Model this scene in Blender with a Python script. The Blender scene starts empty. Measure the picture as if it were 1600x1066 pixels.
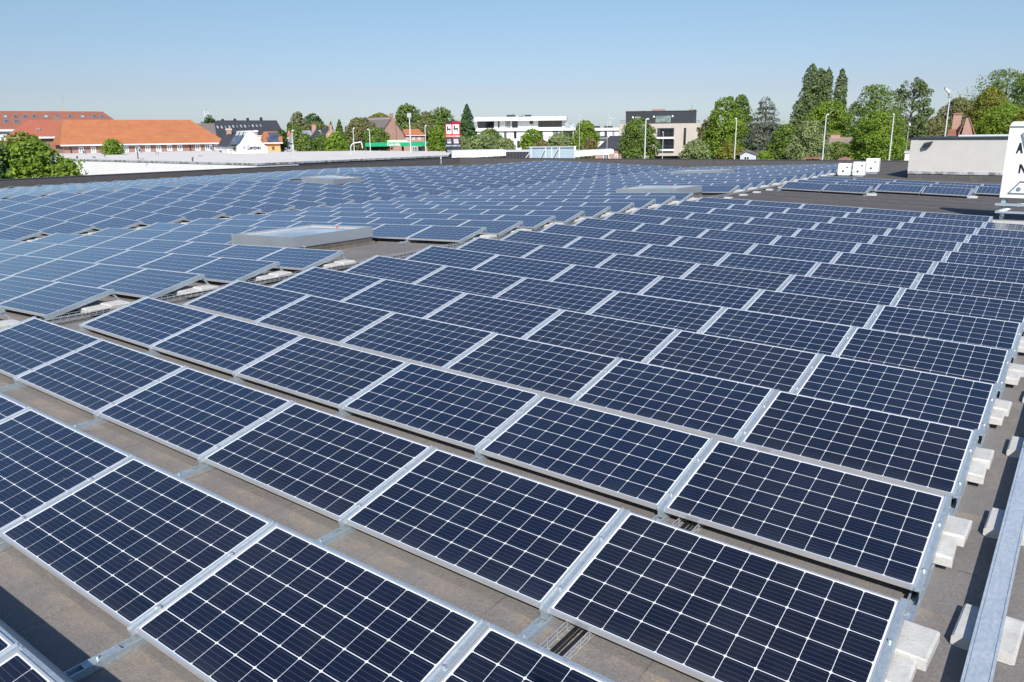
import bpy, math, random
import numpy as np
from mathutils import Vector, Matrix

# ------------------------------------------------------------------ camera, sky, sun, exposure
SC = bpy.context.scene
COL = SC.collection
YAW, PITCH, ROLL = -0.63521, 0.25918, -0.0102
CAM = Vector((0.53384, -3.28639, 2.67276)); FPX = 1223.6      # focal length in pixels of a 1600 px wide picture
def cam_axes():
    cy, sy, cp, sp, cr, sr = math.cos(YAW), math.sin(YAW), math.cos(PITCH), math.sin(PITCH), math.cos(ROLL), math.sin(ROLL)
    f = Vector((sy*cp, cy*cp, -sp)); r = Vector((cy, -sy, 0)); u = r.cross(f)
    return r*cr + u*sr, u*cr - r*sr, f
CR, CU, CF = cam_axes()
cd = bpy.data.cameras.new('camera'); cam = bpy.data.objects.new('camera', cd); COL.objects.link(cam)
cd.sensor_width = 36.0; cd.lens = 36.0*FPX/1600.0; cd.clip_start = 0.05; cd.clip_end = 8000
cam.matrix_world = Matrix(((CR.x, CU.x, -CF.x, CAM.x), (CR.y, CU.y, -CF.y, CAM.y), (CR.z, CU.z, -CF.z, CAM.z), (0, 0, 0, 1)))
SC.camera = cam

SUNDIR = Vector((0.4416, -0.6559, 0.6122)).normalized()        # towards the sun
W = bpy.data.worlds.new('World'); SC.world = W; W.use_nodes = True
wn = W.node_tree.nodes; wl = W.node_tree.links
bg = wn['Background']; sky = wn.new('ShaderNodeTexSky'); sky.sky_type = 'NISHITA'; sky.sun_disc = False
sky.sun_elevation = math.asin(SUNDIR.z); sky.sun_rotation = math.atan2(SUNDIR.x, SUNDIR.y)
sky.air_density = 1.0; sky.dust_density = 0.4; sky.ozone_density = 4.0; sky.altitude = 0
# thin summer haze: the lowest degrees of the sky are greyer and bluer than the clear-air model
tc = wn.new('ShaderNodeTexCoord'); sx = wn.new('ShaderNodeSeparateXYZ'); wl.new(tc.outputs['Generated'], sx.inputs[0])
mr = wn.new('ShaderNodeMapRange'); mr.inputs[1].default_value = 0.0; mr.inputs[2].default_value = 0.6; wl.new(sx.outputs[2], mr.inputs[0])
tint = wn.new('ShaderNodeValToRGB'); cr_ = tint.color_ramp; wl.new(mr.outputs[0], tint.inputs[0])
cr_.elements[0].position = 0.0167; cr_.elements[0].color = (.78, .875, 1.12, 1); cr_.elements[1].position = 0.80; cr_.elements[1].color = (1.22, 1.34, 1.42, 1)
e_ = cr_.elements.new(0.082); e_.color = (.825, .800, .955, 1); e_ = cr_.elements.new(0.25); e_.color = (1, .995, .965, 1)
mu = wn.new('ShaderNodeMix'); mu.data_type = 'RGBA'; mu.blend_type = 'MULTIPLY'; mu.inputs[0].default_value = 1.0; wl.new(sky.outputs[0], mu.inputs[6]); wl.new(tint.outputs[0], mu.inputs[7])
wl.new(mu.outputs[2], bg.inputs[0]); bg.inputs[1].default_value = 0.079
sd = bpy.data.lights.new('sun', 'SUN'); sd.energy = 4.3; sd.angle = math.radians(0.53); sd.color = (1.0, 0.955, 0.89)
sun = bpy.data.objects.new('sun', sd); COL.objects.link(sun); sun.location = (20, -30, 40)
sun.rotation_euler = SUNDIR.to_track_quat('Z', 'Y').to_euler()
SC.view_settings.view_transform = 'Standard'; SC.view_settings.look = 'None'
SC.view_settings.exposure = 0.42; SC.view_settings.gamma = 1.0
SC.cycles.max_bounces = 8; SC.cycles.transparent_max_bounces = 8
SC.render.film_transparent = False

RND = random.Random(7)
GROUND = -6.3
def ray(px, py): return CF + CR*((px-800)/FPX) - CU*((py-533)/FPX)
def at(px, py, depth): return CAM + ray(px, py)*depth
def proj(P):
    v = Vector(P) - CAM; z = v.dot(CF)
    if z < 0.05: return None
    return 800+FPX*v.dot(CR)/z, 533-FPX*v.dot(CU)/z

# ------------------------------------------------------------------ materials
def nt(name):
    m = bpy.data.materials.new(name); m.use_nodes = True
    t = m.node_tree; return m, t.nodes, t.links, t.nodes['Principled BSDF']
def rgb(c): return (c[0], c[1], c[2], 1.0)
class N:                                                       # tiny helper for node maths
    def __init__(s, nodes, links): s.n, s.l = nodes, links
    def m(s, op, a, b=None, c=None):
        x = s.n.new('ShaderNodeMath'); x.operation = op
        for i, v in enumerate((a, b, c)):
            if v is None: continue
            if isinstance(v, (int, float)): x.inputs[i].default_value = v
            else: s.l.new(v, x.inputs[i])
        return x.outputs[0]
    def mix(s, fac, a, b):
        x = s.n.new('ShaderNodeMix'); x.data_type = 'RGBA'
        for i, v in ((0, fac), (6, a), (7, b)):
            if isinstance(v, (int, float)): x.inputs[i].default_value = v
            elif isinstance(v, tuple): x.inputs[i].default_value = rgb(v)
            else: s.l.new(v, x.inputs[i])
        return x.outputs[2]
    def noise(s, scale, detail=4, rough=0.6, vec=None, dim='3D'):
        x = s.n.new('ShaderNodeTexNoise'); x.noise_dimensions = dim
        x.inputs['Scale'].default_value = scale; x.inputs['Detail'].default_value = detail; x.inputs['Roughness'].default_value = rough
        if vec is not None: s.l.new(vec, x.inputs['Vector'])
        return x.outputs[0]
    def ramp(s, fac, lo, hi):
        x = s.n.new('ShaderNodeMapRange'); x.inputs[1].default_value = lo; x.inputs[2].default_value = hi
        s.l.new(fac, x.inputs[0]); return x.outputs[0]
    def coord(s, which='Object'):
        x = s.n.new('ShaderNodeTexCoord'); return x.outputs[which]
    def pos(s): return s.n.new('ShaderNodeNewGeometry').outputs['Position']
    def sep(s, v):
        x = s.n.new('ShaderNodeSeparateXYZ'); s.l.new(v, x.inputs[0]); return x.outputs
    def bump(s, h, strength, dist, bsdf):
        x = s.n.new('ShaderNodeBump'); x.inputs['Strength'].default_value = strength; x.inputs['Distance'].default_value = dist
        s.l.new(h, x.inputs['Height']); s.l.new(x.outputs[0], bsdf.inputs['Normal'])
MATS = {}
def simple(name, c, rough=0.6, metal=0.0, var=0.0, scale=3.0, bump=0.0, c2=None, lo=.35, hi=.65):
    m, n, l, b = nt(name); h = N(n, l)
    b.inputs['Roughness'].default_value = rough; b.inputs['Metallic'].default_value = metal
    if var or c2:
        f = h.ramp(h.noise(scale, 6, .65, h.coord('Object')), lo, hi)
        d = c2 or tuple(x*(1-var) for x in c)
        l.new(h.mix(f, c, d), b.inputs['Base Color'])
        if bump: h.bump(f, bump, .02, b)
    else: b.inputs['Base Color'].default_value = rgb(c)
    MATS[name] = m; return m

def mat_cells():
    m, n, l, b = nt('solar_cells'); h = N(n, l)
    uv = h.sep(h.coord('UV')); U, V = uv[0], uv[1]
    pu, pv, mu, mv = .1606, .1578, .022, .0162
    cu = h.m('DIVIDE', h.m('SUBTRACT', U, mu), pu); cv = h.m('DIVIDE', h.m('SUBTRACT', V, mv), pv)
    fu = h.m('FRACT', cu); fv = h.m('FRACT', cv)
    du = h.m('MULTIPLY', h.m('MINIMUM', fu, h.m('SUBTRACT', 1.0, fu)), pu)      # metres to nearest gap line
    dv = h.m('MULTIPLY', h.m('MINIMUM', fv, h.m('SUBTRACT', 1.0, fv)), pv)
    ins = h.m('MULTIPLY', h.m('GREATER_THAN', du, .0014), h.m('GREATER_THAN', dv, .0022))
    ins = h.m('MULTIPLY', ins, h.m('GREATER_THAN', h.m('ADD', du, dv), .0118))  # cut corners of the wafers
    for x, lo, hi in ((U, mu, mu+10*pu), (V, mv, mv+6*pv)):
        ins = h.m('MULTIPLY', ins, h.m('MULTIPLY', h.m('GREATER_THAN', x, lo), h.m('LESS_THAN', x, hi)))
    # busbars: five thin tinned ribbons along the long side of every cell
    bb = h.m('ABSOLUTE', h.m('SUBTRACT', h.m('FRACT', h.m('MULTIPLY', fv, 5.0)), .5))
    bus = h.m('LESS_THAN', bb, .030)
    oi = n.new('ShaderNodeObjectInfo')
    att = n.new('ShaderNodeAttribute'); att.attribute_name = 'batch'
    seed = h.m('ADD', h.m('MULTIPLY', oi.outputs['Random'], 57.0), h.m('MULTIPLY', att.outputs['Fac'], 31.0))
    cmb = n.new('ShaderNodeCombineXYZ'); l.new(h.m('FLOOR', cu), cmb.inputs[0]); l.new(h.m('FLOOR', cv), cmb.inputs[1]); l.new(seed, cmb.inputs[2])
    wnz = n.new('ShaderNodeTexWhiteNoise'); l.new(cmb.outputs[0], wnz.inputs[0])
    wn2 = n.new('ShaderNodeTexWhiteNoise'); wn2.noise_dimensions = '1D'; l.new(seed, wn2.inputs['W'])
    blue = h.m('ADD', h.m('MULTIPLY', wnz.outputs[0], .25), h.m('MULTIPLY', wn2.outputs[0], .75))
    cell = h.mix(blue, (.0085, .0085, .0140), (.0062, .0110, .0300))
    cell = h.mix(bus, cell, (.052, .080, .125))
    cell = h.mix(ins, (.78, .79, .80), cell)
    dust = h.ramp(h.noise(1.3, 6, .7, h.pos()), .45, .8)                         # thin uneven dust film
    edge = h.m('POWER', h.m('SUBTRACT', 1.0, h.m('MINIMUM', h.m('DIVIDE', V, .16), 1.0)), 2.0)   # dirt washed to the low edge
    dfac = h.m('ADD', h.m('MULTIPLY', dust, .030), h.m('MULTIPLY', edge, .035))
    sp = n.new('ShaderNodeTexVoronoi'); sp.inputs['Scale'].default_value = 4.5; l.new(h.pos(), sp.inputs['Vector'])
    spots = h.m('MULTIPLY', h.m('LESS_THAN', sp.outputs['Distance'], .050), h.m('GREATER_THAN', h.noise(.9, 2, .5, h.pos()), .60))
    dfac = h.m('ADD', dfac, h.m('MULTIPLY', spots, .45))
    l.new(h.mix(dfac, cell, (.42, .40, .36)), b.inputs['Base Color'])
    b.inputs['Roughness'].default_value = .18; b.inputs['Specular IOR Level'].default_value = .5; b.inputs['Specular Tint'].default_value = (.06, .20, .46, 1)   # blue anti-reflection layer
    b.inputs['Coat Weight'].default_value = 1.0; b.inputs['Coat Roughness'].default_value = .06; b.inputs['Coat IOR'].default_value = 1.43
    MATS['cells'] = m
mat_cells()

def mat_roofing():
    m, n, l, b = nt('bitumen_roofing'); h = N(n, l)
    P = h.pos(); s = h.sep(P)
    fine = h.noise(62, 5, .8, P); mid = h.ramp(h.noise(5, 7, .7, P), .3, .72); big = h.ramp(h.noise(.55, 5, .6, P), .35, .68)
    c = h.mix(mid, (.200, .185, .174), (.246, .229, .214))
    c = h.mix(big, c, (.172, .159, .152))
    c = h.mix(h.m('MULTIPLY', h.ramp(fine, .50, .76), .38), c, (.43, .39, .36))   # light slate chippings
    c = h.mix(h.m('MULTIPLY', h.ramp(fine, .50, .28), .38), c, (.080, .072, .068))
    far = h.ramp(h.m('ADD', s[1], h.m('MULTIPLY', s[0], -.2)), 11.0, 17.0)       # colour turns darker and greyer towards the back part of the roof
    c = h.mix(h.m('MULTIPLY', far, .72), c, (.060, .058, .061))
    # sandy silt left in front of each low panel edge
    ry = h.m('FRACT', h.m('DIVIDE', s[1], 1.51236)); silt = h.m('MULTIPLY', h.ramp(ry, .84, .99), h.ramp(h.noise(2.6, 7, .75, P), .40, .66))
    silt = h.m('MULTIPLY', silt, h.ramp(fine, .25, .55))
    c = h.mix(h.m('MULTIPLY', silt, .62), c, (.43, .325, .225))
    moss = h.ramp(h.noise(2.3, 8, .78, P), .60, .74)
    c = h.mix(h.m('MULTIPLY', moss, .22), c, (.21, .17, .09))
    pud = h.ramp(h.m('ABSOLUTE', h.m('SUBTRACT', h.noise(.9, 3, .55, P), .52)), .012, .0)   # rims of dried puddles
    c = h.mix(h.m('MULTIPLY', pud, .22), c, (.30, .27, .23))
    # welded laps between the sheets and a few cracks
    lap = h.m('FRACT', h.m('ADD', s[0], h.m('MULTIPLY', h.noise(2.5, 4, .6, P), .06)))
    vo = n.new('ShaderNodeTexVoronoi'); vo.feature = 'DISTANCE_TO_EDGE'; vo.inputs['Scale'].default_value = .8; l.new(P, vo.inputs['Vector'])
    crack = h.m('MULTIPLY', h.m('LESS_THAN', vo.outputs['Distance'], .0045), h.m('GREATER_THAN', h.noise(.7, 2, .5, P), .60))
    lapl = h.m('MULTIPLY', h.m('LESS_THAN', lap, .010), h.ramp(h.noise(1.9, 3, .6, P), .42, .62))
    c = h.mix(h.m('MULTIPLY', h.m('MAXIMUM', lapl, crack), .6), c, (.040, .038, .036))
    l.new(c, b.inputs['Base Color']); b.inputs['Roughness'].default_value = .95; b.inputs['Specular IOR Level'].default_value = .15
    h.bump(h.m('ADD', fine, h.m('MULTIPLY', lap, .4)), .8, .006, b)
    MATS['roofing'] = m
mat_roofing()

def mat_galv():
    m, n, l, b = nt('galvanised_steel'); h = N(n, l)
    P = h.coord('Object')
    v = n.new('ShaderNodeTexVoronoi'); v.inputs['Scale'].default_value = 75; l.new(P, v.inputs['Vector'])
    f = h.m('ADD', h.m('MULTIPLY', v.outputs['Color'], .5), h.m('MULTIPLY', h.noise(14, 5, .6, P), .5))
    l.new(h.mix(h.ramp(f, .25, .75), (.36, .43, .475), (.50, .565, .60)), b.inputs['Base Color'])
    b.inputs['Metallic'].default_value = .55; b.inputs['Roughness'].default_value = .48
    MATS['galv'] = m
mat_galv()
def mat_spangle():
    m, n, l, b = nt('spangled_zinc'); h = N(n, l)
    P = h.coord('Object'); mp = n.new('ShaderNodeMapping'); mp.inputs['Scale'].default_value = (1, .45, 1); l.new(P, mp.inputs[0])
    a = h.noise(55, 4, .6, mp.outputs[0]); c = h.noise(6, 3, .5, mp.outputs[0])
    f = h.ramp(h.m('ADD', h.m('MULTIPLY', a, .75), h.m('MULTIPLY', c, .25)), .35, .65)
    l.new(h.mix(f, (.53, .585, .62), (.72, .76, .78)), b.inputs['Base Color'])
    l.new(h.m('ADD', .33, h.m('MULTIPLY', f, .2)), b.inputs['Roughness']); b.inputs['Metallic'].default_value = .5
    MATS['spangle'] = m
mat_spangle()
def mat_concrete(name, c, c2, sc=8):
    m, n, l, b = nt(name); h = N(n, l); P = h.coord('Object')
    oi = n.new('ShaderNodeObjectInfo')
    vadd = n.new('ShaderNodeVectorMath'); vadd.operation = 'ADD'; l.new(P, vadd.inputs[0]); l.new(oi.outputs['Location'], vadd.inputs[1])
    f = h.ramp(h.noise(sc, 7, .7, vadd.outputs[0]), .3, .7)
    g = h.noise(90, 2, .5, vadd.outputs[0])
    pit = h.m('LESS_THAN', g, .33)
    l.new(h.mix(h.m('MULTIPLY', pit, .5), h.mix(f, c, c2), tuple(x*.5 for x in c)), b.inputs['Base Color'])
    b.inputs['Roughness'].default_value = .92; h.bump(h.m('ADD', f, h.m('MULTIPLY', g, .6)), .5, .006, b)
    MATS[name] = m
mat_concrete('concrete', (.44, .425, .395), (.57, .555, .525))
def mat_lines(name, c, c2, period, axis=0, width=.12, rough=.6, metal=0., noise=.25, space='Object', extra=None):
    m, n, l, b = nt(name); h = N(n, l); P = h.coord(space) if space != 'World' else h.pos(); s = h.sep(P)
    a = s[axis]
    if extra is not None: a = h.m('ADD', a, h.m('MULTIPLY', s[extra[0]], extra[1]))
    f = h.m('LESS_THAN', h.m('FRACT', h.m('DIVIDE', a, period)), width)
    v = h.ramp(h.noise(1.4, 6, .65, P), .3, .7)
    c3 = tuple(x*(1-noise) for x in c)
    l.new(h.mix(f, h.mix(v, c, c3), c2), b.inputs['Base Color'])
    b.inputs['Roughness'].default_value = rough; b.inputs['Metallic'].default_value = metal
    MATS[name] = m
def mat_tiles(name, c, c2, c3, row=.34):
    m, n, l, b = nt(name); h = N(n, l); P = h.coord('Object'); s = h.sep(P)
    v1 = h.ramp(h.noise(.8, 6, .7, P), .32, .68); v2 = h.ramp(h.noise(9, 4, .7, P), .35, .7)
    c_ = h.mix(h.m('MULTIPLY', v2, .7), h.mix(v1, c, c2), c3)
    f = h.m('LESS_THAN', h.m('FRACT', h.m('DIVIDE', s[2], row)), .2)
    l.new(h.mix(h.m('MULTIPLY', f, .35), c_, tuple(x*.45 for x in c)), b.inputs['Base Color'])
    b.inputs['Roughness'].default_value = .85; h.bump(h.m('FRACT', h.m('DIVIDE', s[2], row)), .5, .04, b)
    MATS[name] = m
def mat_brick(name, c, c2, mortar):
    m, n, l, b = nt(name); h = N(n, l); P = h.coord('Object'); s = h.sep(P)
    cmb = n.new('ShaderNodeCombineXYZ'); l.new(h.m('ADD', s[0], s[1]), cmb.inputs[0]); l.new(s[2], cmb.inputs[1])
    t = n.new('ShaderNodeTexBrick'); t.inputs['Scale'].default_value = 4.0
    t.inputs['Color1'].default_value = rgb(c); t.inputs['Color2'].default_value = rgb(c2); t.inputs['Mortar'].default_value = rgb(mortar)
    t.inputs['Mortar Size'].default_value = .03; l.new(cmb.outputs[0], t.inputs['Vector'])
    v = h.ramp(h.noise(.7, 5, .7, P), .3, .7)
    l.new(h.mix(h.m('MULTIPLY', v, .3), t.outputs[0], tuple(x*.6 for x in c)), b.inputs['Base Color']); b.inputs['Roughness'].default_value = .9
    MATS[name] = m
def mat_glass(name, c, rough=.06):
    m, n, l, b = nt(name); h = N(n, l)
    f = h.ramp(h.noise(.9, 3, .6, h.coord('Object')), .35, .65)
    l.new(h.mix(f, c, tuple(x*.45 for x in c)), b.inputs['Base Color'])
    b.inputs['Roughness'].default_value = rough; b.inputs['Specular IOR Level'].default_value = .8
    MATS[name] = m
def mat_leaf(name, c1, c2, c3, trans=.35):
    m, n, l, b = nt(name); h = N(n, l)
    g = n.new('ShaderNodeNewGeometry'); r = g.outputs['Random Per Island']
    v = h.ramp(h.noise(.55, 3, .6, h.coord('Object')), .35, .65)
    c = h.mix(r, h.mix(v, c1, c2), c3)
    l.new(c, b.inputs['Base Color']); b.inputs['Roughness'].default_value = .55; b.inputs['Specular IOR Level'].default_value = .35
    t = n.new('ShaderNodeBsdfTranslucent'); l.new(h.mix(.35, c, (.20, .26, .03)), t.inputs[0])
    mx = n.new('ShaderNodeMixShader'); mx.inputs[0].default_value = trans
    l.new(b.outputs[0], mx.inputs[1]); l.new(t.outputs[0], mx.inputs[2]); l.new(mx.outputs[0], n['Material Output'].inputs[0])
    MATS[name] = m

simple('frame_alu', (.77, .79, .81), .36, .65, var=.10, scale=2.0)
simple('backsheet', (.55, .55, .55), .6)
simple('bolt', (.70, .71, .72), .3, .8)
simple('dark_gap', (.02, .02, .022), .8)
simple('cable', (.012, .012, .013), .5)
simple('wire', (.58, .60, .61), .4, .5)
mat_lines('parapet_clad', (.105, .097, .098), (.060, .056, .057), .55, axis=0, width=.03, rough=.55, noise=.18, space='World', extra=(1, 1.0))
simple('parapet_cap', (.11, .105, .105), .45, .2, var=.2, scale=.8)
simple('curb', (.125, .110, .095), .9, var=.4, scale=4)
simple('alu_panel', (.42, .455, .49), .34, .5, var=.12, scale=1.2)
mat_glass('dome_glass', (.46, .51, .56), .16)
simple('dome_rim', (.78, .75, .71), .5, .1, var=.1)
simple('red_plastic', (.62, .03, .02), .4)
simple('white_paint', (.80, .80, .79), .45, var=.06, scale=.8)
simple('white_render', (.71, .70, .695), .8, var=.06, scale=.5)
simple('white_roof', (.68, .63, .585), .9, var=.14, scale=.35)
simple('white_metal', (.60, .61, .62), .45, .1)
mat_lines('dark_corrugated', (.045, .048, .060), (.018, .019, .024), .34, axis=0, width=.45, rough=.5, noise=.2, space='Object')
mat_lines('black_cladding', (.022, .027, .036), (.011, .013, .018), .4, axis=0, width=.12, rough=.5, noise=.2, extra=(1, 1.0))
mat_lines('beige_panel', (.52, .505, .475), (.45, .435, .405), .92, axis=2, width=.012, rough=.7, noise=.10)
simple('flashing', (.62, .64, .66), .4, .5, c2=(.22, .20, .18), scale=2.2, lo=.45, hi=.6)
mat_tiles('orange_tiles', (.55, .205, .072), (.40, .140, .052), (.31, .12, .07))
mat_tiles('rust_tiles', (.36, .130, .075), (.27, .105, .070), (.22, .10, .075))
mat_tiles('red_tiles', (.46, .135, .075), (.39, .115, .065), (.31, .11, .08))
mat_tiles('slate_tiles', (.040, .043, .055), (.030, .032, .042), (.055, .055, .062))
mat_tiles('grey_tiles', (.17, .145, .135), (.13, .112, .108), (.20, .17, .15))
mat_tiles('tan_tiles', (.37, .27, .215), (.30, .22, .18), (.26, .20, .17))
mat_brick('brick_red', (.36, .155, .105), (.29, .125, .09), (.40, .34, .30))
mat_brick('brick_pink', (.47, .245, .175), (.40, .205, .15), (.45, .38, .33))
mat_brick('brick_tan', (.51, .435, .375), (.46, .395, .34), (.54, .50, .46))
simple('orange_render', (.72, .40, .17), .85, var=.1)
simple('blue_render', (.50, .55, .64), .8, var=.1)
mat_glass('pane_dark', (.025, .030, .036)); mat_glass('pane_blue', (.10, .14, .20)); mat_glass('pane_green', (.22, .30, .28)); mat_glass('pane_light', (.45, .50, .53), .15)
simple('dark_frame', (.03, .032, .036), .5)
simple('green_canopy', (.004, .36, .155), .4)
simple('cream_canopy', (.76, .70, .55), .6)
simple('sign_red', (.62, .015, .030), .4); simple('sign_dark', (.035, .040, .058), .45); simple('sign_black', (.010, .012, .014), .5); simple('sign_white', (.80, .79, .78), .45)
simple('deep_red', (.30, .010, .022), .4)
simple('bluegrey', (.17, .22, .26), .45)
mat_lines('sheet_blue', (.42, .53, .60), (.34, .44, .51), .5, axis=0, width=.06, rough=.4, metal=.3, noise=.12)
simple('bark', (.10, .08, .06), .95, var=.4, scale=6); simple('bark_pale', (.38, .35, .30), .9, var=.5, scale=3)
simple('grass', (.075, .105, .035), .95, c2=(.11, .105, .075), scale=.05)
simple('stone', (.42, .36, .22), .8); simple('spire_grey', (.16, .17, .16), .7)
simple('terracotta', (.33, .165, .115), .85, var=.3)
mat_leaf('leaf_bright', (0.214, 0.340, 0.036), (0.365, 0.478, 0.049), (0.122, 0.214, 0.028))
mat_leaf('leaf_mid', (0.166, 0.260, 0.047), (0.298, 0.382, 0.068), (0.092, 0.164, 0.038))
mat_leaf('leaf_dark', (0.061, 0.130, 0.044), (0.124, 0.209, 0.056), (0.044, 0.091, 0.036), .2)
mat_leaf('leaf_yellow', (0.280, 0.298, 0.035), (0.367, 0.350, 0.052), (0.175, 0.201, 0.035))
mat_leaf('leaf_olive', (0.210, 0.222, 0.077), (0.289, 0.277, 0.100), (0.144, 0.155, 0.062), .25)
mat_leaf('leaf_pale', (0.289, 0.356, 0.135), (0.424, 0.462, 0.212), (0.164, 0.231, 0.077), .3)
mat_leaf('leaf_grey', (0.157, 0.185, 0.130), (0.232, 0.252, 0.185), (0.095, 0.115, 0.089), .15)
mat_leaf('leaf_brown', (0.263, 0.219, 0.079), (0.324, 0.263, 0.105), (0.175, 0.158, 0.061), .25)
mat_leaf('leaf_poplar', (0.156, 0.224, 0.074), (0.277, 0.330, 0.131), (0.097, 0.151, 0.056), .25)

# ------------------------------------------------------------------ mesh helpers
class MB:
    def __init__(s): s.v = []; s.f = []; s.mi = []; s.uv = {}; s.mats = []; s.attr = []
    def mat(s, name):
        if name not in s.mats: s.mats.append(name)
        return s.mats.index(name)
    def poly(s, pts, mat, uv=None):
        i = len(s.v); s.v += [tuple(p) for p in pts]; s.f.append(tuple(range(i, i+len(pts)))); s.mi.append(s.mat(mat))
        if uv: s.uv[len(s.f)-1] = uv
    def hull8(s, P, mat):                                       # P: 4 bottom ccw, 4 top ccw
        i = len(s.v); s.v += [tuple(p) for p in P]; k = s.mat(mat)
        for q in ((3, 2, 1, 0), (4, 5, 6, 7), (0, 1, 5, 4), (1, 2, 6, 5), (2, 3, 7, 6), (3, 0, 4, 7)):
            s.f.append(tuple(i+j for j in q)); s.mi.append(k)
    def box(s, x0, x1, y0, y1, z0, z1, mat, M=None):
        P = [(x0, y0, z0), (x1, y0, z0), (x1, y1, z0), (x0, y1, z0), (x0, y0, z1), (x1, y0, z1), (x1, y1, z1), (x0, y1, z1)]
        if M is not None: P = [M @ Vector(p) for p in P]
        s.hull8(P, mat)
    def bbox(s, x0, x1, y0, y1, z0, z1, mat, b=.01, M=None, rot=None):   # box with a chamfered top edge
        P = [(x0, y0, z0), (x1, y0, z0), (x1, y1, z0), (x0, y1, z0), (x0, y0, z1-b), (x1, y0, z1-b), (x1, y1, z1-b), (x0, y1, z1-b),
             (x0+b, y0+b, z1), (x1-b, y0+b, z1), (x1-b, y1-b, z1), (x0+b, y1-b, z1)]
        if M is not None: P = [M @ Vector(p) for p in P]
        i = len(s.v); s.v += [tuple(p) for p in P]; k = s.mat(mat)
        for q in ((3, 2, 1, 0), (8, 9, 10, 11), (0, 1, 5, 4), (1, 2, 6, 5), (2, 3, 7, 6), (3, 0, 4, 7), (4, 5, 9, 8), (5, 6, 10, 9), (6, 7, 11, 10), (7, 4, 8, 11)):
            s.f.append(tuple(i+j for j in q)); s.mi.append(k)
    def prism(s, poly, w0, w1, mat, ax='y'):                    # polygon in (x,z) extruded along y, or (y,z) along x, or (x,y) along z
        n = len(poly)
        def p3(a, b, w): return (a, w, b) if ax == 'y' else ((w, a, b) if ax == 'x' else (a, b, w))
        i = len(s.v); s.v += [p3(a, b, w0) for a, b in poly] + [p3(a, b, w1) for a, b in poly]; k = s.mat(mat)
        s.f.append(tuple(i+j for j in range(n))); s.f.append(tuple(i+n+j for j in reversed(range(n)))); s.mi += [k, k]
        for j in range(n):
            s.f.append((i+j, i+n+j, i+n+(j+1) % n, i+(j+1) % n)); s.mi.append(k)
    def tube(s, p0, p1, r0, r1, mat, n=8, cap=True):
        p0, p1 = Vector(p0), Vector(p1); d = (p1-p0).normalized()
        a = d.cross(Vector((0, 0, 1)));
        if a.length < 1e-3: a = Vector((1, 0, 0))
        a.normalize(); b = d.cross(a); i = len(s.v); k = s.mat(mat)
        for p, r in ((p0, r0), (p1, r1)):
            for j in range(n):
                t = 2*math.pi*j/n; s.v.append(tuple(p + a*(r*math.cos(t)) + b*(r*math.sin(t))))
        for j in range(n):
            s.f.append((i+j, i+(j+1) % n, i+n+(j+1) % n, i+n+j)); s.mi.append(k)
        if cap:
            s.f.append(tuple(i+j for j in reversed(range(n)))); s.f.append(tuple(i+n+j for j in range(n))); s.mi += [k, k]
    def mesh(s, name):
        me = bpy.data.meshes.new(name); me.from_pydata(s.v, [], s.f)
        for m in s.mats: me.materials.append(MATS[m])
        me.polygons.foreach_set('material_index', s.mi)
        if s.uv:
            ul = me.uv_layers.new(name='panel_uv')
            for fi, uv in s.uv.items():
                p = me.polygons[fi]
                for li, c in zip(p.loop_indices, uv): ul.data[li].uv = c
        me.update(); return me
    def build(s, name, parent=None, smooth=False):
        o = bpy.data.objects.new(name, s.mesh(name)); COL.objects.link(o)
        if parent: o.parent = parent
        if smooth: o.data.shade_smooth()
        return o
def tag(o, label=None, cat=None, group=None, kind=None):
    if label: o['label'] = label
    if cat: o['category'] = cat
    if group: o['group'] = group
    if kind: o['kind'] = kind
    return o
def empty(name, loc, rz=0.0, label=None, cat=None, group=None):
    o = bpy.data.objects.new(name, None); COL.objects.link(o); o.location = loc; o.rotation_euler = (0, 0, rz)
    o.empty_display_size = .2
    return tag(o, label, cat, group)
def link_copy(o, parent=None):
    c = o.copy(); COL.objects.link(c)
    if parent is not None: c.parent = parent
    return c
ORD = ['zeroth', 'first', 'second', 'third', 'fourth', 'fifth', 'sixth', 'seventh', 'eighth', 'ninth', 'tenth', 'eleventh', 'twelfth', 'thirteenth', 'fourteenth',
       'fifteenth', 'sixteenth', 'seventeenth', 'eighteenth', 'nineteenth', 'twentieth']
ORD += ['twenty-'+w for w in ORD[1:10]] + ['thirtieth'] + ['thirty-'+w for w in ORD[1:10]] + ['fortieth']

# ------------------------------------------------------------------ roof of the store: shallow folds
PITCHY, TILT, LEN, WID, GAP = 1.51236, 0.21897, 0.97923, 1.65, 0.04954
STEP = WID + GAP; PH, PC = LEN*math.sin(TILT), LEN*math.cos(TILT)
SLY = 0.00333; HR = -0.12                                       # roof surface below the low panel edges
BL = {1: (0.0, 0.0, -0.02477), 2: (-11.182, 0.25344, 0.03531), 3: (-23.978, -0.17441, -0.02785), 4: (-36.71, 0.160, 0.0300)}   # right end x, z there, slope dz/dx
def zp(b, x, y): xr, z0, s = BL[b]; return z0 + s*(x-xr) + SLY*y
FOLD = [(-10.67, 1, 2), (-23.45, 2, 3), (-36.28, 3, 4)]
def block_at(x): return 1 if x > -10.67 else 2 if x > -23.45 else 3 if x > -36.28 else 4
def zroof(x, y): return zp(block_at(x), x, y) + HR
YEND, XEND = 57.0, -50.0
mb = MB()
xs = [7.0, -10.67, -23.45, -36.28, XEND-.3]
ys = [-9.0, YEND+.3]
def zf(x, y):
    for xf, a, b in FOLD:
        if abs(x-xf) < 1e-6: return .5*(zp(a, x, y)+zp(b, x, y)) + HR
    return zroof(x, y)
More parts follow.
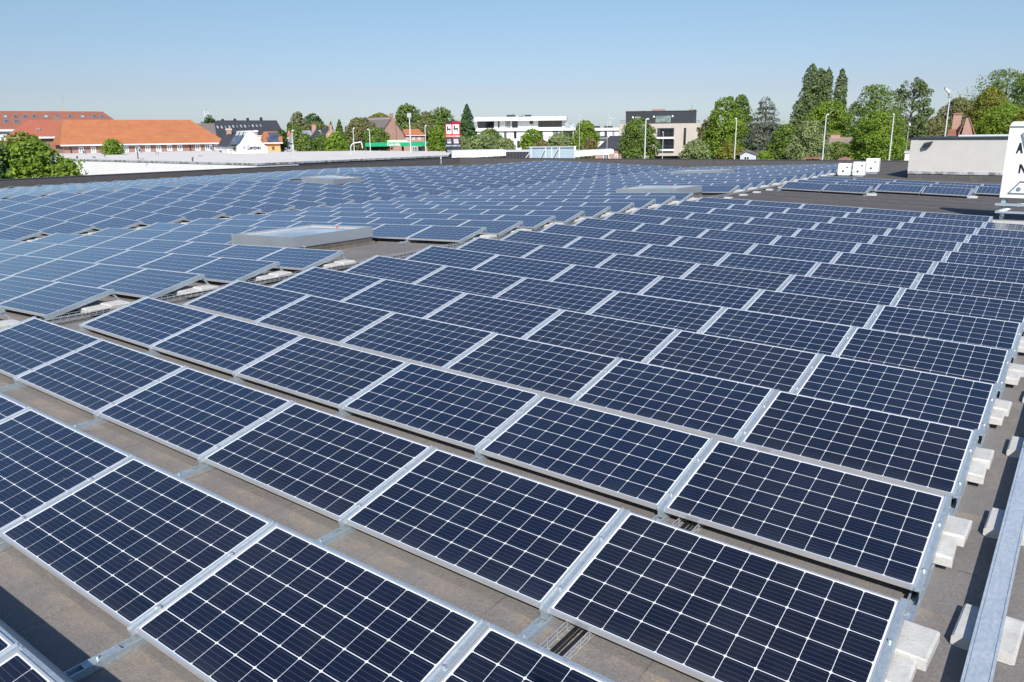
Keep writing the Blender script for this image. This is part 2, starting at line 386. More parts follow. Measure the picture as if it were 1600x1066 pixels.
for a, b in zip(xs[:-1], xs[1:]):
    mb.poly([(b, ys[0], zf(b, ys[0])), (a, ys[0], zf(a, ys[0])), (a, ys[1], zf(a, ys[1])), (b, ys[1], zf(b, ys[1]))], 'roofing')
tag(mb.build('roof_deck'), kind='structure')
mb = MB(); mb.box(XEND-.3, 7, ys[0], ys[1], GROUND, -1.1, 'dark_corrugated'); tag(mb.build('store_walls'), kind='structure')
mb = MB(); mb.box(-3000, 3000, -600, 4000, GROUND-.5, GROUND, 'grass'); tag(mb.build('ground'), kind='structure')

def parapet(label, x0, x1, y0, y1, z0, zt0, zt1, along):
    t = empty('parapet_wall', ((x0+x1)/2, (y0+y1)/2, z0), 0, label, 'parapet')
    o = Vector(t.location); m_ = MB(); c_ = MB()
    def lx(x, y, z): return (x-o.x, y-o.y, z-o.z)
    def body(m, e, za0, za1, zb0, zb1, mat):
        xa, xb, ya, yb = x0-e, x1+e, y0-e, y1+e
        zz = (lambda x, y: (zb0 if (y-y0) < (y1-y0)/2 else zb1)) if along == 'y' else (lambda x, y: (zb0 if (x-x0) < (x1-x0)/2 else zb1))
        za = (lambda x, y: (za0 if (y-y0) < (y1-y0)/2 else za1)) if along == 'y' else (lambda x, y: (za0 if (x-x0) < (x1-x0)/2 else za1))
        Q = [(xa, ya), (xb, ya), (xb, yb), (xa, yb)]
        m.hull8([lx(x, y, za(x, y)) for x, y in Q] + [lx(x, y, zz(x, y)) for x, y in Q], mat)
    body(m_, 0, z0, z0, zt0-.03, zt1-.03, 'parapet_clad'); m_.build('cladding', t)
    body(c_, .03, zt0-.03, zt1-.03, zt0, zt1, 'parapet_cap'); c_.build('coping', t)
parapet('dark grey metal parapet running along the left edge of the solar roof', XEND-.3, XEND, -9, YEND, -1.2, .40, .44, 'y')
parapet('dark grey parapet closing the far end of the solar roof below the trees', XEND-.33, 7, YEND, YEND+.3, -1.2, .45, .66, 'x')

# ------------------------------------------------------------------ solar panels
def panel_matrix(b, xl, row):                                   # xl: left edge x
    s = BL[b][2]; y = row*PITCHY
    return Matrix.Translation((xl, y, zp(b, xl, y))) @ Matrix.Rotation(-math.atan(s), 4, 'Y') @ Matrix.Rotation(TILT, 4, 'X')
def frame_mb(m=None, M=None):
    m = m or MB(); t, w = .038, .0125
    m.box(0, WID, 0, w, -t, 0, 'frame_alu', M); m.box(0, WID, LEN-w, LEN, -t, 0, 'frame_alu', M)
    m.box(0, w, w, LEN-w, -t, 0, 'frame_alu', M); m.box(WID-w, WID, w, LEN-w, -t, 0, 'frame_alu', M)
    return m
def sheet_mb(m=None, M=None):
    m = m or MB(); e = .0125; z = -.0025
    P = [(e, e), (WID-e, e), (WID-e, LEN-e), (e, LEN-e)]
    T = (lambda p: M @ Vector(p)) if M is not None else (lambda p: p)
    m.poly([T((x, y, z)) for x, y in P], 'cells', P)
    m.poly([T((x, y, z-.004)) for x, y in reversed(P)], 'backsheet')
    return m
FRAME = frame_mb().mesh('panel_frame'); SHEET = sheet_mb().mesh('cell_sheet')

SKY = [  # skylights: block, x0,x1,y0,y1, top above low-edge plane, curb height
    (2, -15.85, -13.68, 7.85, 10.20, .30, .20), (2, -14.65, -12.17, 24.45, 26.75, .30, .18),
    (2, -20.10, -17.00, 40.95, 43.00, .30, .18), (3, -34.35, -31.90, 25.00, 26.95, .30, .18)]
SLOTS = []                                                      # (block, column from the right, row)
for r in range(-2, 15):
    for c in range(6):
        if r == 14 and c == 0: continue
        SLOTS.append((1, c, r))
for c, r0 in ((5, 20), (4, 20), (3, 21), (2, 21), (1, 22), (0, 22)):
    for r in range(r0, 24): SLOTS.append((1, c, r))
for r in range(-1, 34):
    for c in range(7):
        if r in (5, 6) and c <= 2: continue
        if r in (16, 17) and c <= 1: continue
        if r in (27, 28) and c in (3, 4): continue
        SLOTS.append((2, c, r))
for r in range(1, 34):
    for c in range(7):
        if r in (16, 17) and c in (4, 5, 6): continue
        SLOTS.append((3, c, r))
for r in range(3, 27):
    for c in range(7): SLOTS.append((4, c, r))
def left_x(b, c): return BL[b][0] - c*STEP - WID
SLOTSET = set(SLOTS)
vis = []
for b, c, r in SLOTS:
    M = panel_matrix(b, left_x(b, c), r)
    pp = [proj(M @ Vector(p)) for p in ((0, 0, 0), (WID, 0, 0), (WID, LEN, 0), (0, LEN, 0))]
    if any(p is None for p in pp):
        area, ins, near = 0, False, True
    else:
        cl = [(min(max(x, 0), 1600), min(max(y, 0), 1066)) for x, y in pp]
        area = abs(sum(cl[i][0]*cl[(i+1) % 4][1]-cl[(i+1) % 4][0]*cl[i][1] for i in range(4)))/2
        near = any(-450 < x < 2100 and y < 1700 for x, y in pp)
    vis.append((area, near, b, c, r))
vis.sort(reverse=True)
single = {(b, c, r) for a, n, b, c, r in vis[:300] if a > 4}
BN = {1: 'near block', 2: 'second block', 3: 'third block', 4: 'far left block'}
far = MB(); batch = []
def panel_label(b, c, r):
    if b == 1 and r >= 20: return '%s panel from right, %s row of small array before the beige plant room' % (ORD[c+1], ORD[r-19])
    if b == 1: return 'dark solar panel, %s from the right, %s row of the near block' % (ORD[c+1], ORD[r+3])
    if b == 2: return 'bluish panel, %s left of first aisle in the %s row of second block' % (ORD[c+1], ORD[r+2])
    if b == 3: return 'distant panel, %s left of second aisle in the %s row of third block' % (ORD[c+1], ORD[r])
    return 'pale blue panel, %s from right in the %s row of far left block' % (ORD[c+1], ORD[r-2])
jr = random.Random(3)
for area, near, b, c, r in vis:
    M = panel_matrix(b, left_x(b, c), r)
    J = Matrix.Translation((jr.uniform(-.003, .003), jr.uniform(-.003, .003), 0)) @ Matrix.Rotation(jr.gauss(0, .0018), 4, 'X') @ Matrix.Rotation(jr.gauss(0, .0018), 4, 'Y') @ Matrix.Rotation(jr.gauss(0, .0008), 4, 'Z')
    M = M @ J
    if (b, c, r) in single:
        t = bpy.data.objects.new('solar_panel', None); COL.objects.link(t); t.matrix_world = M; t.empty_display_size = .2
        tag(t, panel_label(b, c, r), 'solar panel', 'solar panels standing in rows on the roof')
        o = bpy.data.objects.new('frame', FRAME); COL.objects.link(o); o.parent = t
        o = bpy.data.objects.new('cell_sheet', SHEET); COL.objects.link(o); o.parent = t
    elif near:
        frame_mb(far, M); sheet_mb(far, M)
o = far.build('distant_solar_panels')
at_ = o.data.attributes.new('batch', 'FLOAT', 'FACE'); npl = len(o.data.polygons); br = np.random.default_rng(5).random(npl//26+1)
at_.data.foreach_set('value', np.repeat(br, 26)[:npl].astype(np.float32))
tag(o, 'rows of blue solar panels receding to the far parapet', 'solar panels', kind='stuff')

# ------------------------------------------------------------------ mounting rails with sloped beams and rear struts
def beam_mb(width=.044, depth=.07, off=0.0, plate=0.0):
    m = MB(); x = width/2
    if not plate:
        m.box(-x, x, -.02, LEN+.015, -.010-depth, -.010, 'galv')
        m.box(-x-.004, -x, -.02, LEN+.015, -.03, .001, 'frame_alu'); m.box(x, x+.004, -.02, LEN+.015, -.03, .001, 'frame_alu')
    else:                                                       # end beam: tall C section seen from the aisle
        m.box(-.004, .030, -.03, LEN+.02, -.008, -.003, 'galv')
        m.box(.026, .032, -.05, LEN+.03, -plate, -.006, 'galv')
        m.box(.0, .026, -.05, LEN+.03, -plate, -plate+.006, 'galv')
    for v in (.17, .66): m.tube((.0 if not plate else .012, v, -.012), (.0 if not plate else .012, v, .012), .011, .009, 'bolt', 8)
    if plate:
        for v in (.06, .5, .93): m.tube((.030, v, -.05), (.038, v, -.05), .007, .007, 'bolt', 6)
    return m
BEAM = beam_mb().mesh('sloped_beam'); PLATES = {1: beam_mb(plate=.105).mesh('side_plate'), 2: beam_mb(plate=.07).mesh('side_plate')}
def strut_mb(m, x, hz):                                         # from the high edge back down to the rail
    m.hull8([(x-.018, PC+.17, hz), (x+.018, PC+.17, hz), (x+.018, PC+.20, hz), (x-.018, PC+.20, hz),
             (x-.018, PC-.02, PH-.06), (x+.018, PC-.02, PH-.06), (x+.018, PC+.01, PH-.06), (x-.018, PC+.01, PH-.06)], 'galv')
sm = MB(); strut_mb(sm, 0, HR+.05); STRUT = sm.mesh('rear_strut')
def rail_mb(L0, L1, m=None):                                    # U channel lying on the roof, open slot upwards
    m = m or MB(); h = .048; z = HR
    m.box(-.034, .034, L0, L1, z+.003, z+.012, 'galv')
    m.box(-.034, -.024, L0, L1, z+.012, z+h, 'galv'); m.box(.024, .034, L0, L1, z+.012, z+h, 'galv')
    y = L0
    while y < L1:                                               # slotted web with short bridges and bolts
        m.box(-.024, .024, y, min(y+.20, L1), z+h-.008, z+h-.002, 'galv'); y += .378
        m.tube((0, y-.30, z+h-.004), (0, y-.30, z+h+.016), .008, .008, 'bolt', 6)
    return m
RAILS = {}
def mount_line(b, x, rows, right_end, label, parts):
    y0 = rows[0]*PITCHY; z = zp(b, x, y0)
    root = empty('mounting_rail', (x, y0, z), 0, label, 'mounting rail', 'mounting rails under the solar panel rows')
    root.rotation_euler = (math.atan(SLY), 0, 0)
    runs = []; 
    for r in rows:
        if runs and r == runs[-1][1]+1: runs[-1][1] = r
        else: runs.append([r, r])
    rm = MB()
    for a, e in runs: rail_mb((a-rows[0])*PITCHY-.28, (e-rows[0])*PITCHY+PC+.32, rm)
    if parts:
        rm.build('base_rail', root)
        for r in rows:
            o = bpy.data.objects.new('side_plate' if right_end else 'sloped_beam', PLATES[min(b, 2)] if right_end else BEAM); COL.objects.link(o); o.parent = root
            o.location = (0, (r-rows[0])*PITCHY, 0); o.rotation_euler = (TILT, 0, 0)
            o = bpy.data.objects.new('rear_strut', STRUT); COL.objects.link(o); o.parent = root; o.location = (0, (r-rows[0])*PITCHY, 0)
    else:
        bm_ = MB(); R = Matrix.Rotation(TILT, 4, 'X'); src = PLATES[min(b, 2)] if right_end else BEAM
        for r in rows:
            T = Matrix.Translation((0, (r-rows[0])*PITCHY, 0)) @ R; i = len(bm_.v)
            bm_.v += [tuple(T @ v.co) for v in src.vertices]
            for p in src.polygons: bm_.f.append(tuple(i+k for k in p.vertices)); bm_.mi.append(bm_.mat({'frame_alu': 'frame_alu', 'galvanised_steel': 'galv', 'bolt': 'bolt'}[src.materials[p.material_index].name]))
        rm.build('base_rail', root); bm_.build('sloped_beams', root)['kind'] = 'stuff'
cols1 = ['right end of the near block', 'first and second panel columns', 'second and third panel columns', 'third and fourth panel columns',
         'fourth and fifth panel columns', 'fifth and sixth panel columns', 'left end of the near block']
for k in range(7):
    x = .004 if k == 0 else -k*STEP + GAP/2 if k < 6 else -6*STEP + GAP/2
    rows = list(range(-2, 14 if k == 0 else 15))
    lab = ('mounting rail with side plates closing the right end of the near block' if k == 0 else
           'galvanised mounting rail along the left end of the near block' if k == 6 else 'galvanised mounting rail between the %s of the near block' % cols1[k])
    mount_line(1, x, rows, k == 0, lab, True)
for x, r0, who in ((-10.16, 20, 'left end'), (-3*STEP+GAP/2-STEP, 20, 'right end of the first step'), (-2*STEP+GAP/2, 21, 'right end of the second step')):
    mount_line(1, x, list(range(r0, 24)), who != 'left end', 'rail at the %s of the small array by plant room' % who, False)
for b, r0, r1 in ((2, -1, 33), (3, 1, 33), (4, 3, 26)):
    for k in range(8):
        rows = [r for r in range(r0, r1+1) if (b, k, r) in SLOTSET or (b, k-1, r) in SLOTSET]
        x = BL[b][0] + .004 if k == 0 else BL[b][0] - k*STEP + GAP/2
        mount_line(b, x, rows, k == 0, 'galvanised rail, %s from right, under the %s panels' % (ORD[k+1], BN[b]), b == 2 and k == 0)

# wind deflector plates behind the two nearest rows
for r, lab in ((-2, 'bluish wind deflector plate behind the frontmost panel row at bottom left'), (-1, 'wind deflector plate behind the second panel row from the front')):
    m = MB(); x0, x1 = -6*STEP+GAP, -STEP+GAP/2 if r == -2 else 0
    y0 = r*PITCHY
    m.hull8([(x0, PC+.205, HR+.03), (x1, PC+.205, HR+.03), (x1, PC+.208, HR+.03), (x0, PC+.208, HR+.03), (x0, PC+.012, PH-.012), (x1, PC+.012, PH-.012), (x1, PC+.015, PH-.012), (x0, PC+.015, PH-.012)], 'galv')
    m.box(x0, x1, PC+.006, PC+.030, PH-.012, PH-.008, 'galv')
    o = m.build('wind_deflector'); o.location = (0, y0, zp(1, 0, y0)); o.rotation_euler = (0, -math.atan(BL[1][2]), 0)
    tag(o, lab, 'deflector plate', 'wind deflectors behind the front rows')

# ------------------------------------------------------------------ ballast blocks at the row ends
def block_mesh(seed, dx, dy, dz):
    r = random.Random(seed); m = MB(); b = .014
    def j(): return r.uniform(-.006, .006)
    P = []
    for z, e in ((0, 0), (dz-b, 0), (dz, b)):
        for sx, sy in ((0, 0), (1, 0), (1, 1), (0, 1)):
            P.append((sx*dx + (e if sx == 0 else -e) + j(), sy*dy + (e if sy == 0 else -e) + j(), z+(j() if z else 0)*.6))
    i = len(m.v); m.v += P; k = m.mat('concrete')
    m.f.append((3, 2, 1, 0)); m.mi.append(k)
    for o in (0, 4):
        for q in range(4): m.f.append((o+q, o+(q+1) % 4, o+4+(q+1) % 4, o+4+q)); m.mi.append(k)
    m.f.append((8, 9, 10, 11)); m.mi.append(k)
    return m.mesh('ballast_block')
BM = [block_mesh(s, .345, .31, .070) for s in range(5)]
br_ = random.Random(11)
def ballast(b, x, r, label_lo, label_hi, group):
    for part, (dy, dz, dx), lab in (('lo', (.50, .052, -.005), label_lo), ('hi', (.77, .075, .015), label_hi)):
        o = bpy.data.objects.new('ballast_block', BM[br_.randrange(5)]); COL.objects.link(o)
        xx, yy = x + dx + br_.uniform(-.015, .015), r*PITCHY + dy + br_.uniform(-.02, .02)
        o.location = (xx, yy, zroof(xx+.1, yy)+dz); o.rotation_euler = (br_.uniform(-.03, .03), br_.uniform(-.02, .02), br_.uniform(-.05, .05))
        tag(o, lab, 'ballast block', group)
for r in range(-1, 13):
    n_ = ORD[r+3]
    ballast(1, -.19, r, 'lower pale concrete ballast block at the right end of the %s row, near block' % n_, 'upper pale concrete ballast block at the right end of the %s row, near block' % n_, 'ballast blocks at the right end of the near block')
for r in range(0, 34):
    if r in (5, 6, 16, 17): continue
    n_ = ORD[r+2]
    ballast(2, BL[2][0]-.10, r, 'lower pale ballast block at the first aisle under the %s row, second block' % n_, 'upper pale ballast block at the first aisle under the %s row, second block' % n_, 'ballast blocks along the first aisle')
for r in range(4, 26):
    n_ = ORD[r]
    ballast(3, BL[3][0]-.12, r, 'lower pale ballast block at the second aisle under the %s row, third block' % n_, 'upper pale ballast block at the second aisle under the %s row, third block' % n_, 'ballast blocks along the second aisle')
for x, r, lab in ((-6.62, 20, 'pale ballast block at the right end of the small array, first step'), (-3.32, 21, 'pale ballast block at the right end of the small array, second step')):
    o = bpy.data.objects.new('ballast_block', BM[1]); COL.objects.link(o); o.location = (x-.1, r*PITCHY-.05, zroof(x, r*PITCHY)+.02); o.rotation_euler = (0, 0, .1)
    tag(o, lab, 'ballast block')

# ------------------------------------------------------------------ wire cable trays
def tray(label, x0, x1, y0, y1, n_cab, zoff=.012, hgt=.055, step=.10):
    ym = y0; root = empty('wire_cable_tray', (x0, y0, zroof(x0, y0)+zoff), 0, label, 'cable tray'); root.rotation_euler = (math.atan(SLY), 0, 0)
    m = MB(); w = x1-x0; Lg = y1-y0; r = .0024
    for x, z in ((0, hgt), (0, hgt*.5), (0, 0), (w*.33, 0), (w*.66, 0), (w, 0), (w, hgt*.5), (w, hgt)):
        m.box(x-r, x+r, 0, Lg, z-r, z+r, 'wire')
    y = .03
    while y < Lg:
        for x in (0, w): m.box(x-r, x+r, y-r, y+r, 0, hgt, 'wire')
        m.box(0, w, y-r, y+r, -2*r, 0, 'wire'); y += step
    m.build('wire_mesh', root)
    rr = random.Random(y0)
    for k in range(n_cab):
        c = MB(); x = w*(.2+.6*(k+.5)/n_cab); y = 0; p = (x, 0, .012)
        while y < Lg:
            q = (x+rr.uniform(-.008, .008), min(y+.6, Lg), .012+rr.uniform(0, .012)); c.tube(p, q, .0075, .0075, 'cable', 6, False); p = q; y += .6
        c.build('cable', root)
tray('wire mesh cable tray with black cables under the first panel column of near block', -1.54, -1.39, -2.4, 5.2, 5)
tray('long wire mesh cable tray along the first aisle left of the near block', -10.98, -10.80, -.6, 41.0, 3, zoff=.06, hgt=.06)
for k in range(9):
    y = 22.3 + k*1.55; o = bpy.data.objects.new('tray_support_block', BM[k % 5]); COL.objects.link(o)
    o.location = (-10.68, y, zroof(-10.6, y)+.004); o.scale = (.75, .8, .8); o.rotation_euler = (0, 0, .06*(k % 3-1))
    tag(o, '%s pale support block from the front beside the tray across the open roof' % ORD[k+1], 'support block', 'support blocks beside the cable tray')

# ------------------------------------------------------------------ galvanised duct on concrete blocks at the right
root = empty('cable_duct', (.345, -2.0, zroof(.345, -2)+.074), 0, 'galvanised cable duct running along the right edge on concrete blocks', 'cable duct'); root.rotation_euler = (math.atan(SLY), 0, 0)
m = MB(); w, hh, Lg = .122, .052, 13.0
m.box(0, w, 0, Lg, 0, hh, 'spangle'); m.build('trough', root)
y = 0; k = 0
while y < Lg:                                                   # lid pieces with folded rims, butted at seams
    e = min(y+2.02, Lg); m = MB()
    m.box(-.004, .010, y, e-.004, hh, hh+.009, 'spangle'); m.box(w-.010, w+.004, y, e-.004, hh, hh+.009, 'spangle'); m.box(.013, w-.013, y, e-.004, hh+.001, hh+.007, 'spangle')
    m.box(-.004, -.0005, y, e-.004, hh-.018, hh, 'spangle'); m.box(w+.0005, w+.004, y, e-.004, hh-.018, hh, 'spangle')
    m.build('lid', root); y = e
m = MB()
for yy in (2.55, 6.35):
    m.tube((-.006, yy, hh+.013), (w+.006, yy-.02, hh+.013), .0025, .0025, 'cable', 6); m.tube((.0, yy+.05, hh+.013), (.04, yy-.005, hh+.014), .0025, .0025, 'cable', 6)
    m.tube((-.006, yy, hh+.013), (-.006, yy, 0), .0025, .0025, 'cable', 6)
m.build('tie_wire', root)
def duct_block(y, lab):
    m = MB(); dx, dy, dz, c = .31, .38, .068, .05
    m.prism([(0, c*.2), (c*.4, 0), (dx-c*.4, 0), (dx, c*.2), (dx, dz-.012), (dx-.012, dz), (.012, dz), (0, dz-.012)], 0, dy, 'concrete')
    o = m.build('concrete_support_block'); o.location = (.238+RND.uniform(-.006, .006), y, zroof(.3, y)+.002); o.rotation_euler = (0, 0, RND.uniform(-.05, .05))
    tag(o, lab, 'support block', 'concrete blocks under the cable duct')
for k, y in enumerate((-.55, 1.22, 2.71, 4.42, 6.1, 7.8)):
    duct_block(y, 'concrete support block under the cable duct, %s' % ['just below the picture edge', 'nearest the bottom right corner', 'second from the bottom right corner', 'third from the bottom right corner', 'fourth from the bottom right corner', 'farthest'][k])

# ------------------------------------------------------------------ skylights
def skylight(i, lab):
    b, x0, x1, y0, y1, top, curb = SKY[i]; xm, ym = (x0+x1)/2, (y0+y1)/2
    z0 = zp(b, xm, ym)+HR; zt = top-HR
    t = empty('roof_skylight', (xm, ym, z0), 0, lab, 'skylight', 'skylight boxes between the panel rows'); t.rotation_euler = (0, -math.atan(BL[b][2]), 0)
    hx, hy = (x1-x0)/2, (y1-y0)/2
    m = MB(); m.bbox(-hx-.02, hx+.02, -hy-.02, hy+.02, -.05, curb, 'curb', .03); m.prism([(-hx-.12, -.02), (hx+.12, -.02), (hx, .07), (-hx, .07)], -hy-.1, hy+.1, 'curb'); m.build('curb', t)
    m = MB(); e = .05
    m.box(-hx-.04, hx+.04, -hy-.04, -hy+e-.04, curb-.03, zt, 'alu_panel'); m.box(-hx-.04, hx+.04, hy-e+.04, hy+.04, curb-.03, zt, 'alu_panel')
    m.box(-hx-.04, -hx+e-.04, -hy+e-.04, hy-e+.04, curb-.03, zt, 'alu_panel'); m.box(hx-e+.04, hx+.04, -hy+e-.04, hy-e+.04, curb-.03, zt, 'alu_panel')
    for s in (-1, 1):
        m.box(s*(hx+.041)-.004, s*(hx+.041)+.004, -hy-.046, -hy-.03, curb-.03, zt, 'galv')
    m.build('metal_upstand', t)
    m = MB(); f = .20
    m.prism([(-hx, zt-.05), (hx, zt-.05), (hx, zt-.045), (-hx, zt-.045)], -hy, hy, 'dome_rim'); m.build('inner_frame', t)
    m = MB(); nx, ny = 10, 8; V = {}
    for a in range(nx+1):
        for c in range(ny+1):
            u, v = -1+2*a/nx, -1+2*c/ny; V[a, c] = len(m.v)
            m.v.append((u*(hx-f), v*(hy-f), zt-.042+.05*(1-u*u)*(1-v*v)))
    k = m.mat('dome_glass')
    for a in range(nx):
        for c in range(ny): m.f.append((V[a, c], V[a+1, c], V[a+1, c+1], V[a, c+1])); m.mi.append(k)
    m.build('glazing', t, True)
    m = MB(); m.box(-.03, .03, hy-.12, hy-.09, zt-.045, zt-.012, 'red_plastic'); m.build('latch', t)
skylight(0, 'large silver skylight box nearest the camera, in the second block')
skylight(1, 'long silver skylight box beside the first aisle, at picture centre right')
skylight(2, 'distant silver skylight box below the dark penthouse building')
skylight(3, 'distant silver skylight box at upper left in the third block')
m = MB(); m.tube((0, 0, 0), (0, 0, .24), .006, .006, 'wire', 6); m.box(-.05, .05, -.01, .01, .235, .26, 'wire'); o = m.build('roof_marker'); o.location = (-13.2, 7.75, zroof(-13.2, 7.75))
tag(o, 'small thin metal marker standing on the roof before the nearest skylight', 'marker')

# ------------------------------------------------------------------ cabinets, plant room, billboard on the roof
for k, (x0, x1, y, z0, z1, lab) in enumerate(((-10.86, -10.22, 42.0, .33, .94, 'leftmost'), (-10.10, -9.50, 42.0, .33, 1.03, 'middle'), (-10.14, -9.45, 45.0, .38, 1.12, 'rightmost'))):
    t = empty('white_cabinet', ((x0+x1)/2, y, z0), 0, '%s of the three white inverter cabinets at the end of the first aisle' % lab, 'cabinet', 'white inverter cabinets'); w = (x1-x0)/2; H = z1-z0
    m = MB(); m.bbox(-w, w, 0, .32, .0, H, 'white_paint', .03); m.box(-w+.05, w-.05, .02, .3, -.12, .001, 'galv'); m.build('body', t)
    m = MB(); m.tube((-.05, -.012, .20), (-.05, .001, .20), .055, .055, 'dark_frame', 12); m.build('fan_grille', t)
    m = MB(); m.box(.10, .20, -.012, .001, H-.22, H-.17, 'dark_frame'); m.build('display', t)

P0 = zroof(-5, 42.5)
t = empty('plant_room', (-7.5, 42.5, P0), 0, 'low beige panelled plant room at right behind the small array', 'plant room')
m = MB(); m.box(.02, 12.5, .02, 7, -.3, .30, 'roofing'); m.build('upstand', t)
m = MB(); m.box(0, 12.5, -.02, 7, .30, .43, 'flashing'); m.build('flashing_strip', t)
m = MB(); m.box(.34, 12.5, 0, 7, .43, 2.02, 'beige_panel'); m.box(-.02, .338, -.012, 7, .43, 2.02, 'beige_panel'); m.build('wall', t)
m = MB(); m.box(-.06, 12.6, -.05, 7, 2.02, 2.11, 'dark_frame'); m.build('roof_edge', t)
m = MB(); m.tube((2.1, .12, 2.17), (12.6, .12, 2.24), .07, .07, 'spangle', 12); m.build('roof_pipe', t)
m = MB(); m.hull8([(.62, -.22, 1.60), (.90, -.22, 1.68), (.95, -.02, 1.74), (.62, -.02, 1.66), (.60, -.26, 1.78), (.98, -.26, 1.86), (1.02, -.02, 1.94), (.62, -.02, 1.86)], 'sign_dark'); m.build('floodlight', t)

ZB = zroof(-1.6, 24)
t = empty('roof_billboard', (-1.72, 24.0, ZB), 0, 'white billboard with dark lettering on a steel frame at the right edge', 'billboard')
m = MB(); BW = 7.5
zc = .33
face = [(0, .71-zc*0-ZB), (BW, .71-ZB), (BW, 2.86-ZB), (.09, 2.86-ZB), (.035, 2.82-ZB), (.0, 2.74-ZB)]
m.prism(face, 0, .42, 'white_paint'); m.build('sign_box', t)
m = MB(); m.box(.012, BW, -.012, -.001, 2.69-ZB, 2.735-ZB, 'bluegrey'); m.build('trim_band', t)
m = MB(); m.prism([(.30, 2.50-ZB), (.36, 2.56-ZB), (2.2, 2.56-ZB), (2.2, 1.80-ZB), (.54, 1.80-ZB)], -.02, -.001, 'bluegrey'); m.prism([(.345, 2.49-ZB), (.38, 2.53-ZB), (2.16, 2.53-ZB), (2.16, 1.83-ZB), (.575, 1.83-ZB)], -.03, -.02, 'pane_light'); m.build('inset_panel', t)
def text(body, size, loc, parent, mat, name='lettering', ext=.006, align='CENTER', rot=(math.pi/2, 0, 0), sx=1.0):
    c = bpy.data.curves.new(name, 'FONT'); c.body = body; c.size = size; c.extrude = ext; c.align_x = align; c.align_y = 'CENTER'; c.materials.append(MATS[mat])
    c.offset = size*.022; tmp = bpy.data.objects.new(name, c); COL.objects.link(tmp); dg = bpy.context.evaluated_depsgraph_get(); dg.update()
    me = bpy.data.meshes.new_from_object(tmp.evaluated_get(dg)); bpy.data.objects.remove(tmp)
    o = bpy.data.objects.new(name, me); COL.objects.link(o); o.parent = parent; o.location = loc; o.rotation_euler = rot; o.scale = (sx, 1, 1); return o
m = MB(); zA = 1.98-ZB; m.prism([(.245, zA), (.285, zA), (.305, zA+.08), (.345, zA+.08), (.365, zA), (.41, zA), (.345, zA+.29), (.305, zA+.29)], -.016, -.001, 'sign_black'); m.build('letter', t)
m = MB(); zN = 1.42-ZB; m.prism([(.38, zN), (.42, zN), (.42, zN+.17), (.52, zN), (.56, zN), (.56, zN+.25), (.52, zN+.25), (.52, zN+.09), (.43, zN+.25), (.38, zN+.25)], -.016, -.001, 'sign_black'); m.build('letter', t)
m = MB(); z1 = .84-ZB
for a, b_ in (((.20, z1), (.46, z1+.34)), ((.46, z1+.34), (1.2, z1+.34)), ((.20, z1), (1.2, z1))): m.tube((a[0], -.008, a[1]), (b_[0], -.008, b_[1]), .022, .022, 'bluegrey', 6)
m.tube((.44, -.012, z1+.12), (.44, -.001, z1+.12), .06, .06, 'bluegrey', 14); m.build('emblem', t)
m = MB()
for xx in (.06, 2.6, 5.2):
    m.box(xx, xx+.10, .10, .20, .02, .70-ZB, 'galv'); m.box(xx-.01, xx+.11, .05, .9, .60-ZB-.06, .60-ZB, 'galv')
    m.hull8([(xx+.02, .85, .02), (xx+.08, .85, .02), (xx+.08, .93, .02), (xx+.02, .93, .02), (xx+.02, .42, 1.2), (xx+.08, .42, 1.2), (xx+.08, .48, 1.2), (xx+.02, .48, 1.2)], 'galv')
m.box(-.08, BW, -.10, .0, .46-ZB+.02, .53-ZB+.02, 'galv'); m.box(-.05, BW, -.16, -.06, .27-ZB, .33-ZB, 'galv')
m.hull8([(-.05, -.16, .27-ZB), (.05, -.16, .27-ZB), (.05, -.14, .33-ZB), (-.05, -.14, .33-ZB), (.75, .3, .60-ZB), (.85, .3, .60-ZB), (.85, .32, .66-ZB), (.75, .32, .66-ZB)], 'galv')
m.build('steel_frame', t)
m = MB(); m.box(-.14, BW, -.22, .32, -.02, .045, 'concrete'); m.build('concrete_footing', t)
# photographer's mast: only its shadow falls into the picture
t = empty('camera_mast', (CAM.x-CF.x*.16, CAM.y-CF.y*.16, zroof(.5, -3.3)), 0, 'black camera on a thin pole casting the small shadow at the bottom', 'camera mast')
m = MB(); hz = CAM.z-t.location.z; m.bbox(-.075, .075, -.045, .045, hz-.05, hz+.05, 'sign_black', .012); m.tube((0, 0, hz-.051), (0, 0, hz-.12), .03, .02, 'sign_black', 10); m.build('camera_body', t)
m = MB(); m.tube((0, -.01, 0), (0, -.01, hz-.12), .016, .014, 'sign_black', 10); m.build('pole', t)

# small white marker pole by the far left corner
p = CAM + ray(689.3, 256.6)*((zroof(-41.7, 44.7)-CAM.z)/ray(689.3, 256.6).z)
m = MB(); m.tube((0, 0, 0), (0, 0, .46), .022, .022, 'white_paint', 8); m.tube((0, 0, .46), (0, 0, .66), .05, .05, 'white_paint', 8); o = m.build('vent_pole'); o.location = (p.x, p.y, p.z)
tag(o, 'thin white vent pole on bare roof by the far left parapet corner', 'pole')

